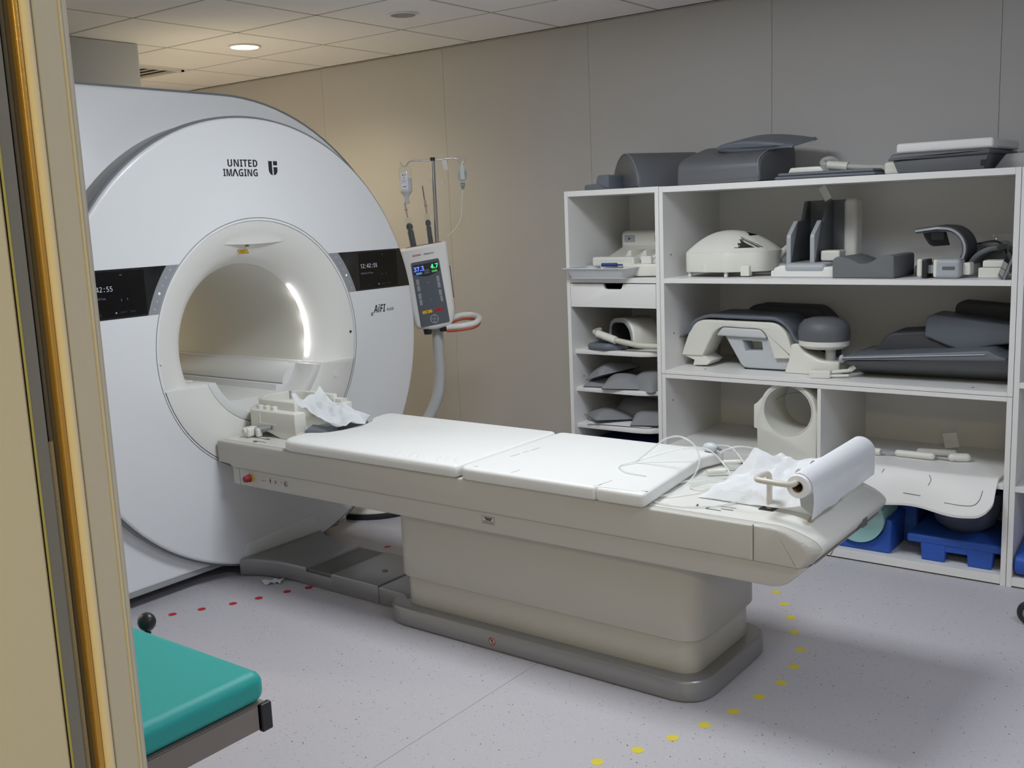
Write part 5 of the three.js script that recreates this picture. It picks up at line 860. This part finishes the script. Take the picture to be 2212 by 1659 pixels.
  part('tub', lathe([[0, 0], [0.075, 0], [0.115, 0.03], [0.138, 0.09], [0.142, 0.17], [0.136, 0.17], [0.132, 0.09], [0.11, 0.035], [0.07, 0.006], [0, 0.006]], 48), mats.bucket, w);
  const r = thing('blue_crate', 'blue plastic crate cut by the right photo edge', 'crate', [-0.60, 0.0405, -4.34]);
  part('crate', extX(rounded([[0.13, 0.012, 0.03], [0.135, 0.085, 0.03], [-0.2, 0.16, 0.02], [-0.2, 0.0]]), -0.180, 0.20, 0.012, [], 3), mats.blue, r);
  const q = thing('trolley_wheel', 'black caster wheel at the right photo edge on the floor', 'wheel', [-0.652, 0, -3.85]);
  part('tyre', at(new THREE.TorusGeometry(0.034, 0.012, 12, 32), 0, 0.046, 0), mats.black, q);
  part('hub', at(cyl(0.026, 0.026, 0.016, 24).rotateX(Math.PI / 2), 0, 0.046, 0), mats.taupe, q);
  part('fork', [rbox(-0.01, 0.05, 0.045, 0.11, -0.018, -0.012, 0.002), rbox(-0.01, 0.05, 0.045, 0.11, 0.012, 0.018, 0.002), rbox(0.0, 0.30, 0.11, 0.13, -0.025, 0.025, 0.004)], mats.taupe, q);
}
// ---------------------------------------------------------------- contrast injector on its stand
{
  const t = thing('contrast_injector', 'white contrast injector head with a grey keypad on a curved stand', 'injector', [-3.66, 0, -4.10], Math.atan2(3.66, 4.10));
  part('base', at(lathe([[0, 0.06], [0.10, 0.075], [0.20, 0.055], [0.245, 0.035], [0.25, 0.022], [0, 0.022]], 48), -0.34, 0, 0.10), mats.coil, t);
  part('base_skirt', at(lathe([[0, 0.03], [0.258, 0.03], [0.262, 0.016], [0.255, 0.0], [0, 0.0]], 48), -0.34, 0, 0.10), mats.black, t);
  part('column', tube([[0.040, 0.96, -0.02], [0.040, 0.82, -0.02], [0.038, 0.66, -0.02], [0.020, 0.56, -0.01], [-0.03, 0.46, 0.0], [-0.13, 0.33, 0.04], [-0.25, 0.20, 0.08], [-0.32, 0.06, 0.10]], 0.030, 60, 16), mats.column, t);
  const shell = rounded([[-0.136, 1.364, 0.012], [0.111, 1.399, 0.012], [0.139, 1.02, 0.10], [0.118, 0.955, 0.05], [0.02, 0.935, 0.03], [-0.075, 0.945, 0.03], [-0.105, 1.08, 0.1]]);
  part('shell', extZ(shell.slice().reverse(), -0.11, 0.082, 0.024, [], 5), mats.injector, t);
  part('top_deck', extZ([[-0.105, 1.3655], [0.085, 1.3925], [0.085, 1.397], [-0.105, 1.370]], -0.075, 0.03), mats.inkGrey, t);
  for (const [x0, y0, x1, y1] of [[0.119, 1.27, 0.132, 1.10], [-0.131, 1.27, -0.104, 1.08]]) part('side_slot', [0.03, -0.0].map(z => rod([x0 + (x0 > 0 ? 0.0 : 0), y0, z], [x1, y1, z], 0.0055, 8)), mats.black, t);
  const TL = [-0.083, 1.293], TR = [0.066, 1.314], BR = [0.108, 0.976], BL = [-0.046, 0.952], zf = 0.0822;
  const mp = (s, v) => { const ax = TL[0] + (TR[0] - TL[0]) * s, ay = TL[1] + (TR[1] - TL[1]) * s, bx = BL[0] + (BR[0] - BL[0]) * s, by = BL[1] + (BR[1] - BL[1]) * s; return [ax + (bx - ax) * v, ay + (by - ay) * v]; };
  const onP = (pts, d, z = zf) => at(ext(pts.map(p => mp(p[0], p[1])).reverse(), d, 0), 0, 0, z);
  const pill = (s0, s1, v0, v1, r = 0.03) => rounded([[s0, v0, r], [s1, v0, r], [s1, v1, r], [s0, v1, r]]);
  const kp = part('keypad', onP(pill(0, 1, 0, 1, 0.05), 0.002, zf - 0.001), mats.injPanel, t);
  part('display', onP([[0.06, 0.045], [0.94, 0.045], [0.96, 0.19], ...Array.from({ length: 9 }, (_, k) => [0.93 - 0.86 * k / 8, 0.19 + 0.05 * Math.sin(Math.PI * k / 8)]), [0.04, 0.19]], 0.001, zf + 0.001), mats.dark, kp);
  const digits = (str, s, v, h, c) => { const g = textGeo(str, h, fontB, { depth: 0.0006, sx: 0.85 }); const p = g.attributes.position; for (let i = 0; i < p.count; i++) { const q = mp(s + p.getX(i) / 0.149, v - p.getY(i) / 0.341); p.setXYZ(i, q[0], q[1], zf + 0.0022 + p.getZ(i)); } g.computeVertexNormals(); return g; };
  part('blue_digits', digits('37.3', 0.07, 0.145, 0.024, 0), glow(0.10, 0.16, 1.0, 2.2), kp, 'glowing blue digits');
  part('green_digits', digits('4.7', 0.67, 0.140, 0.024, 0), glow(0.05, 0.95, 0.32, 1.6), kp, 'glowing green digits');
  part('blue_key', onP(pill(0.13, 0.34, 0.165, 0.195, 0.015), 0.0012, zf + 0.001), glow(0.10, 0.32, 0.70, 0.8), kp); part('green_key', onP(pill(0.68, 0.88, 0.165, 0.195, 0.015), 0.0012, zf + 0.001), glow(0.10, 0.45, 0.06, 0.8), kp);
  part('grey_key', [onP(pill(0.42, 0.60, 0.135, 0.165, 0.01), 0.0012, zf + 0.001), onP(pill(0.42, 0.60, 0.172, 0.2, 0.01), 0.0012, zf + 0.001)], mats.inkGrey, kp);
  for (const s of [0, 1]) for (let k = 0; k < 4; k++) { const v0 = 0.26 + k * 0.098 + (k > 1 ? 0.02 : 0), a = s ? 0.80 : 0.09; part('key', onP(pill(a + (k === 3 && s ? 0.02 : 0), a + 0.10, v0, v0 + 0.088, 0.02), 0.0012, zf + 0.001), mats.keyGrey, kp); }
  part('hold_key', onP(pill(0.13, 0.47, 0.755, 0.80, 0.02), 0.0014, zf + 0.001), mats.amber, kp, 'amber key'); part('stop_key', onP(pill(0.55, 0.88, 0.755, 0.80, 0.02), 0.0014, zf + 0.001), mats.red, kp, 'red key');
  part('key_mark', [onP(pill(0.28, 0.32, 0.768, 0.787, 0.002), 0.0004, zf + 0.0024), onP(pill(0.70, 0.73, 0.768, 0.787, 0.002), 0.0004, zf + 0.0024)], mats.ink, kp);
  part('centre_dot', [at(sph(0.0022, 1, 1, 0.4, 10), ...mp(0.5, 0.34), zf + 0.001), at(sph(0.0015, 1, 1, 0.4, 10), ...mp(0.5, 0.60), zf + 0.001)], M(lin(0.6, 0.6, 0.62), 0.4), kp);
  const lg = mp(0.5, 0.905), RR = 0.021;
  const cross = (str, x, y) => at(textGeo(str, 0.0062, fontB, {}), lg[0] + x, lg[1] + y, zf + 0.001);
  part('round_emblem', [at(new THREE.TorusGeometry(RR, 0.0018, 6, 36), lg[0], lg[1], zf + 0.001), ...[-2, -1, 0, 1, 2].map((k, i) => cross('BAYER'[i], k * 0.0065 - 0.0025, -0.003)), ...[-2, -1, 1, 2].map(k => cross('BAYER'[2 - k], -0.0025, k * 0.0075 - 0.003))], M(lin(0.48, 0.50, 0.53), 0.4), kp, 'round pale emblem');
  const brand = (str, s, v, h, mat, nm, lab) => part(nm, digits(str, s, v, h), mat, t, lab);
  { const a = digits('MEDRAD', 0.10, -0.085, 0.0095), b = digits('MRXperion', 0.50, -0.085, 0.0085); part('red_lettering', at(a, 0, 0, -0.0015), mats.red, t, 'red MEDRAD lettering'); part('grey_lettering', at(b, 0, 0, -0.0015), mats.inkGrey, t, 'grey MRXperion lettering'); }
  for (const [x, y] of [[-0.012, 0.945], [0.072, 0.957]]) { const k = part('knob', at(cyl(0.026, 0.020, 0.034, 24), x, y - 0.016, 0.045), mats.black, t, 'black ribbed knob'); part('collar', at(cyl(0.027, 0.027, 0.012, 24), x, y + 0.004, 0.045), mats.column, k); }
  const loop = [[0.10, 0.965, -0.06], [0.17, 0.985, -0.09], [0.235, 0.985, -0.07], [0.268, 0.975, 0.0], [0.24, 0.955, 0.06], [0.17, 0.945, 0.075], [0.09, 0.940, 0.06]];
  const hnd = part('handle', [tube(loop.map(([a, b, c]) => [a, b + 0.006, c]), 0.016, 60, 12)], mats.injector, t);
  part('underside', tube(loop.map(([a, b, c]) => [a, b - 0.014, c]), 0.0085, 60, 8), mats.orange, hnd, 'orange-red underside');
  // drip pole
  part('drip_pole', at(cyl(0.0115, 0.0115, 0.46, 20), 0.062, 1.60, -0.06), mats.steel, t); part('pole_cap', at(cyl(0.0135, 0.0135, 0.018, 20), 0.062, 1.828, -0.06), mats.black, t);
  part('hook_bar', tube([[-0.112, 1.822, -0.06], [-0.098, 1.798, -0.06], [-0.082, 1.798, -0.06], [-0.058, 1.820, -0.06], [0.06, 1.822, -0.06], [0.188, 1.826, -0.06], [0.208, 1.806, -0.06], [0.222, 1.806, -0.06], [0.238, 1.830, -0.06]], 0.0035, 80, 8), mats.steel, t);
  // syringes: black plungers in clear barrels with red-marked spikes
  for (const [x, y, x2, y2, r] of [[-0.064, 1.385, -0.078, 1.478, 0.0155], [0.029, 1.40, 0.019, 1.515, 0.0125]]) {
    const d = V(x2 - x, y2 - y, 0).normalize(), pt = (k) => [x + d.x * k, y + d.y * k, -0.02];
    part('plunger', [rod(pt(-0.03), pt(0.075), r), rod(pt(0.075), pt(0.085), r * 0.75), rod(pt(0.085), pt(0.105), r * 1.12), at(sph(r * 0.85, 1, 0.7, 1), ...pt(0.107))], mats.black, t, 'black syringe plunger');
    part('barrel', rod(pt(-0.02), pt(0.145), r * 1.28, 20), mats.clear, t);
    part('spike', [rod(pt(0.145), pt(0.19), 0.0045), at(sph(0.0085), ...pt(0.188)), rod(pt(0.19), pt(0.222), 0.005)], M(lin(0.58, 0.42, 0.42), 0.4, { transmission: 0.2 }), t, 'pale red spike');
  }
  part('needle', rod([0.010, 1.60, -0.02], [0.001, 1.690, -0.02], 0.0028), mats.inkGrey, t);
  part('line_loop', tube([[0.022, 1.58, -0.02], [0.042, 1.54, -0.03], [0.048, 1.49, -0.03], [0.042, 1.46, -0.02]], 0.003, 30, 8), mats.tubing, t);
  const W = new THREE.Matrix4();
  const b = thing('saline_bottle', 'upturned clear plastic bottle with a printed label hanging left of the drip pole', 'bottle', [0, 0, 0]);
  const place = (o, x, y, z) => { const a = Math.atan2(3.66, 4.10), c = Math.cos(a), s = Math.sin(a); o.position.set(-3.66 + x * c + z * s, y, -4.10 - x * s + z * c); o.rotation.y = a; };
  place(b, -0.086, 1.604, -0.045);
  part('bottle', at(lathe([[0.014, 0], [0.014, 0.03], [0.022, 0.045], [0.034, 0.06], [0.034, 0.175], [0.028, 0.19], [0.012, 0.194], [0, 0.194]], 32), 0, 0, 0), mats.clear, b);
  part('liquid', at(lathe([[0, 0.005], [0.012, 0.005], [0.012, 0.03], [0.020, 0.046], [0.0325, 0.061], [0.0325, 0.13], [0, 0.13]], 28)), mats.frost, b);
  part('cap', at(cyl(0.0155, 0.0155, 0.016, 20), 0, 0.004, 0), M(lin(0.52, 0.60, 0.68), 0.4), b);
  part('hanger', at(new THREE.TorusGeometry(0.009, 0.0018, 6, 20), 0, 0.200, 0), mats.frost, b);
  label('paper_label', 0.036, 0.085, canvasTex(128, 300, (g, w, h) => { g.fillStyle = '#e6e8ee'; g.fillRect(0, 0, w, h); g.fillStyle = '#30343c'; g.fillRect(30, 26, 22, 22); g.fillRect(60, 30, 34, 10); g.fillRect(54, 66, 12, 34); for (let k = 0; k < 5; k++) g.fillRect(16, 120 + k * 14, 96 - k * 6, 3); g.fillStyle = '#35539a'; g.fillRect(30, 240, 70, 14); }), b, [-0.006, 0.113, 0.0345]);
  const d = thing('drip_bottle', 'small bottle with pale blue liquid hanging right of the drip pole', 'bottle', [0, 0, 0]);
  place(d, 0.214, 1.665, -0.045);
  part('bottle', at(lathe([[0.012, 0.03], [0.014, 0.045], [0.024, 0.055], [0.025, 0.10], [0.018, 0.108], [0, 0.110]], 28)), mats.clear, d);
  part('liquid', at(lathe([[0, 0.046], [0.013, 0.046], [0.0225, 0.056], [0.0235, 0.094], [0, 0.094]], 28)), mats.liquid, d);
  part('cap', at(lathe([[0, 0.014], [0.013, 0.016], [0.0135, 0.03], [0.010, 0.034], [0, 0.034]], 24)), mats.steel, d); part('stopper', at(cyl(0.009, 0.008, 0.016, 18), 0, 0.008, 0), M(lin(0.16, 0.40, 0.35), 0.5), d);
  part('strap', [extZ([[-0.012, 0.05], [0.012, 0.05], [0.010, 0.105], [0.002, 0.142], [-0.002, 0.142], [-0.010, 0.105]], 0.0252, 0.0262)], mats.frost, d);
  part('drip_line', tube([[0, 0.002, 0], [-0.006, -0.05, 0.005], [-0.012, -0.11, 0.01], [-0.018, -0.15, 0.01], [-0.045, -0.20, 0.01], [-0.095, -0.245, 0.01]], 0.0024, 60, 8), mats.coil, d);
  const g = thing('paper_tag', 'small white tag hanging from the drip pole bar', 'tag', [0, 0, 0]); place(g, 0.122, 1.772, -0.058);
  part('tag', sheet(3, 12, (u, v) => [-0.012 + 0.024 * u + 0.010 * v, 0.050 - 0.052 * v, 0.006 * Math.sin(v * 3)]), mats.frost, g);
  const h = thing('line_clamp', 'small clear clamp on a thin line beside the drip pole', 'clamp', [0, 0, 0]); place(h, 0.108, 1.70, -0.05);
  part('clamp', [rod([-0.026, 0.014, 0], [0.0, 0.004, 0], 0.003, 8), rod([-0.026, 0.006, 0], [0.0, -0.003, 0], 0.003, 8), rod([0.0, 0.0, 0], [0.018, -0.007, 0], 0.0028, 8), at(sph(0.0045), 0, 0.001, 0)], mats.coil, h); part('line', tube([[-0.026, 0.01, 0], [-0.06, 0.02, 0.0], [-0.08, 0.018, 0.01]], 0.0012, 16, 6), mats.tubing, h);
}
// ---------------------------------------------------------------- padded bench by the door, floor marks
{
  const t = thing('padded_bench', 'teal vinyl padded bench with a taupe frame beside the doorway', 'bench', [-2.34, 0, -1.14]);
  const hx = 0.495, hz = 0.290;
  part('seat', at(rbox(-hx, hx, 0.4238, 0.500, -hz, hz, 0.030, 5)), mats.teal, t);
  part('frame', [box(-hx + 0.003, hx - 0.003, 0.362, 0.420, -hz + 0.004, -hz + 0.03), box(-hx + 0.003, hx - 0.003, 0.362, 0.420, hz - 0.03, hz - 0.004), box(hx - 0.03, hx - 0.003, 0.362, 0.420, -hz + 0.004, hz - 0.004), box(-hx + 0.003, -hx + 0.03, 0.362, 0.420, -hz + 0.004, hz - 0.004)], mats.taupe, t);
  part('seat_board', box(-hx + 0.006, hx - 0.006, 0.4202, 0.4235, -hz + 0.007, hz - 0.007), mats.taupe, t);
  for (const sx of [1, -1]) for (const sz of [1, -1]) { part('corner_cap', rbox(sx > 0 ? hx - 0.012 : -hx - 0.005, sx > 0 ? hx + 0.005 : -hx + 0.012, 0.354, 0.4225, sz > 0 ? hz - 0.026 : -hz - 0.005, sz > 0 ? hz + 0.005 : -hz + 0.026, 0.004), mats.black, t, 'black corner cap'); part('leg', box(sx * (hx - 0.24) - 0.015, sx * (hx - 0.24) + 0.015, 0, 0.365, sz * (hz - 0.12) - 0.015, sz * (hz - 0.12) + 0.015), mats.taupe, t); }
  const k = part('side_knob', [at(sph(0.026, 1, 1, 0.9), -0.045, 0.486, -hz - 0.042)], mats.black, t, 'black round side knob'); part('stem', rod([-0.045, 0.40, -hz - 0.0], [-0.045, 0.46, -hz - 0.045], 0.009), mats.black, k);
}
const ord = ['first', 'second', 'third', 'fourth', 'fifth', 'sixth', 'seventh', 'eighth', 'ninth', 'tenth', 'eleventh', 'twelfth', 'thirteenth'];
const dot = part('red_floor_dot', at(cyl(0.0165, 0.0165, 0.0006, 28), 0, 0.0004, 0), mats.redDot, scene), dotY = part('yellow_floor_dot', at(cyl(0.018, 0.018, 0.0006, 28), 0, 0.0004, 0), mats.yellowDot, scene);
scene.remove(dot, dotY);
[[-3.478, -2.263], [-3.421, -2.360], [-3.359, -2.467], [-3.315, -2.564], [-3.270, -2.677], [-3.225, -2.757], [-3.312, -3.327], [-3.14, -3.15]].forEach(([x, z], i) => {
  const m = i ? dot.clone() : dot; m.name = numbered('red_floor_dot'); m.position.set(x, 0, z); scene.add(m);
  m.userData = { label: i < 6 ? `red floor dot, ${ord[i]} of the near row counted from the teal bench` : i === 6 ? 'round red floor dot on the far side of the floor rail by the pedestal' : 'red floor dot half hidden behind the far edge of the floor rail', category: 'floor dot', group: 'red dots on the floor' };
});
[[-1.543, -3.701], [-1.467, -3.599], [-1.396, -3.487], [-1.333, -3.365], [-1.258, -3.235], [-1.228, -3.098], [-1.218, -2.964], [-1.238, -2.838], [-1.264, -2.707], [-1.300, -2.585], [-1.344, -2.467], [-1.395, -2.353], [-1.457, -2.236]].forEach(([x, z], i) => {
  const m = i ? dotY.clone() : dotY; m.name = numbered('yellow_floor_dot'); m.position.set(x, 0, z); scene.add(m);
  m.userData = { label: `yellow floor dot, ${ord[i]} of the curved row counted from the shelves`, category: 'floor dot', group: 'yellow dots on the floor' };
});
single('paper_scrap', 'small torn white paper scrap on the floor beside the floor rail', 'paper', slab(12, 10, (u, v) => [(u - 0.5) * 0.085 * (0.7 + 0.5 * noise(v * 5, 2)), 0.002 + 0.012 * noise(u * 5 + 3, v * 5), (v - 0.5) * 0.05 * (0.6 + 0.6 * noise(u * 5, 7))], 0.0012), mats.paper, [-3.405, 0.001, -2.715], 0.8);

renderer.render(scene, camera);
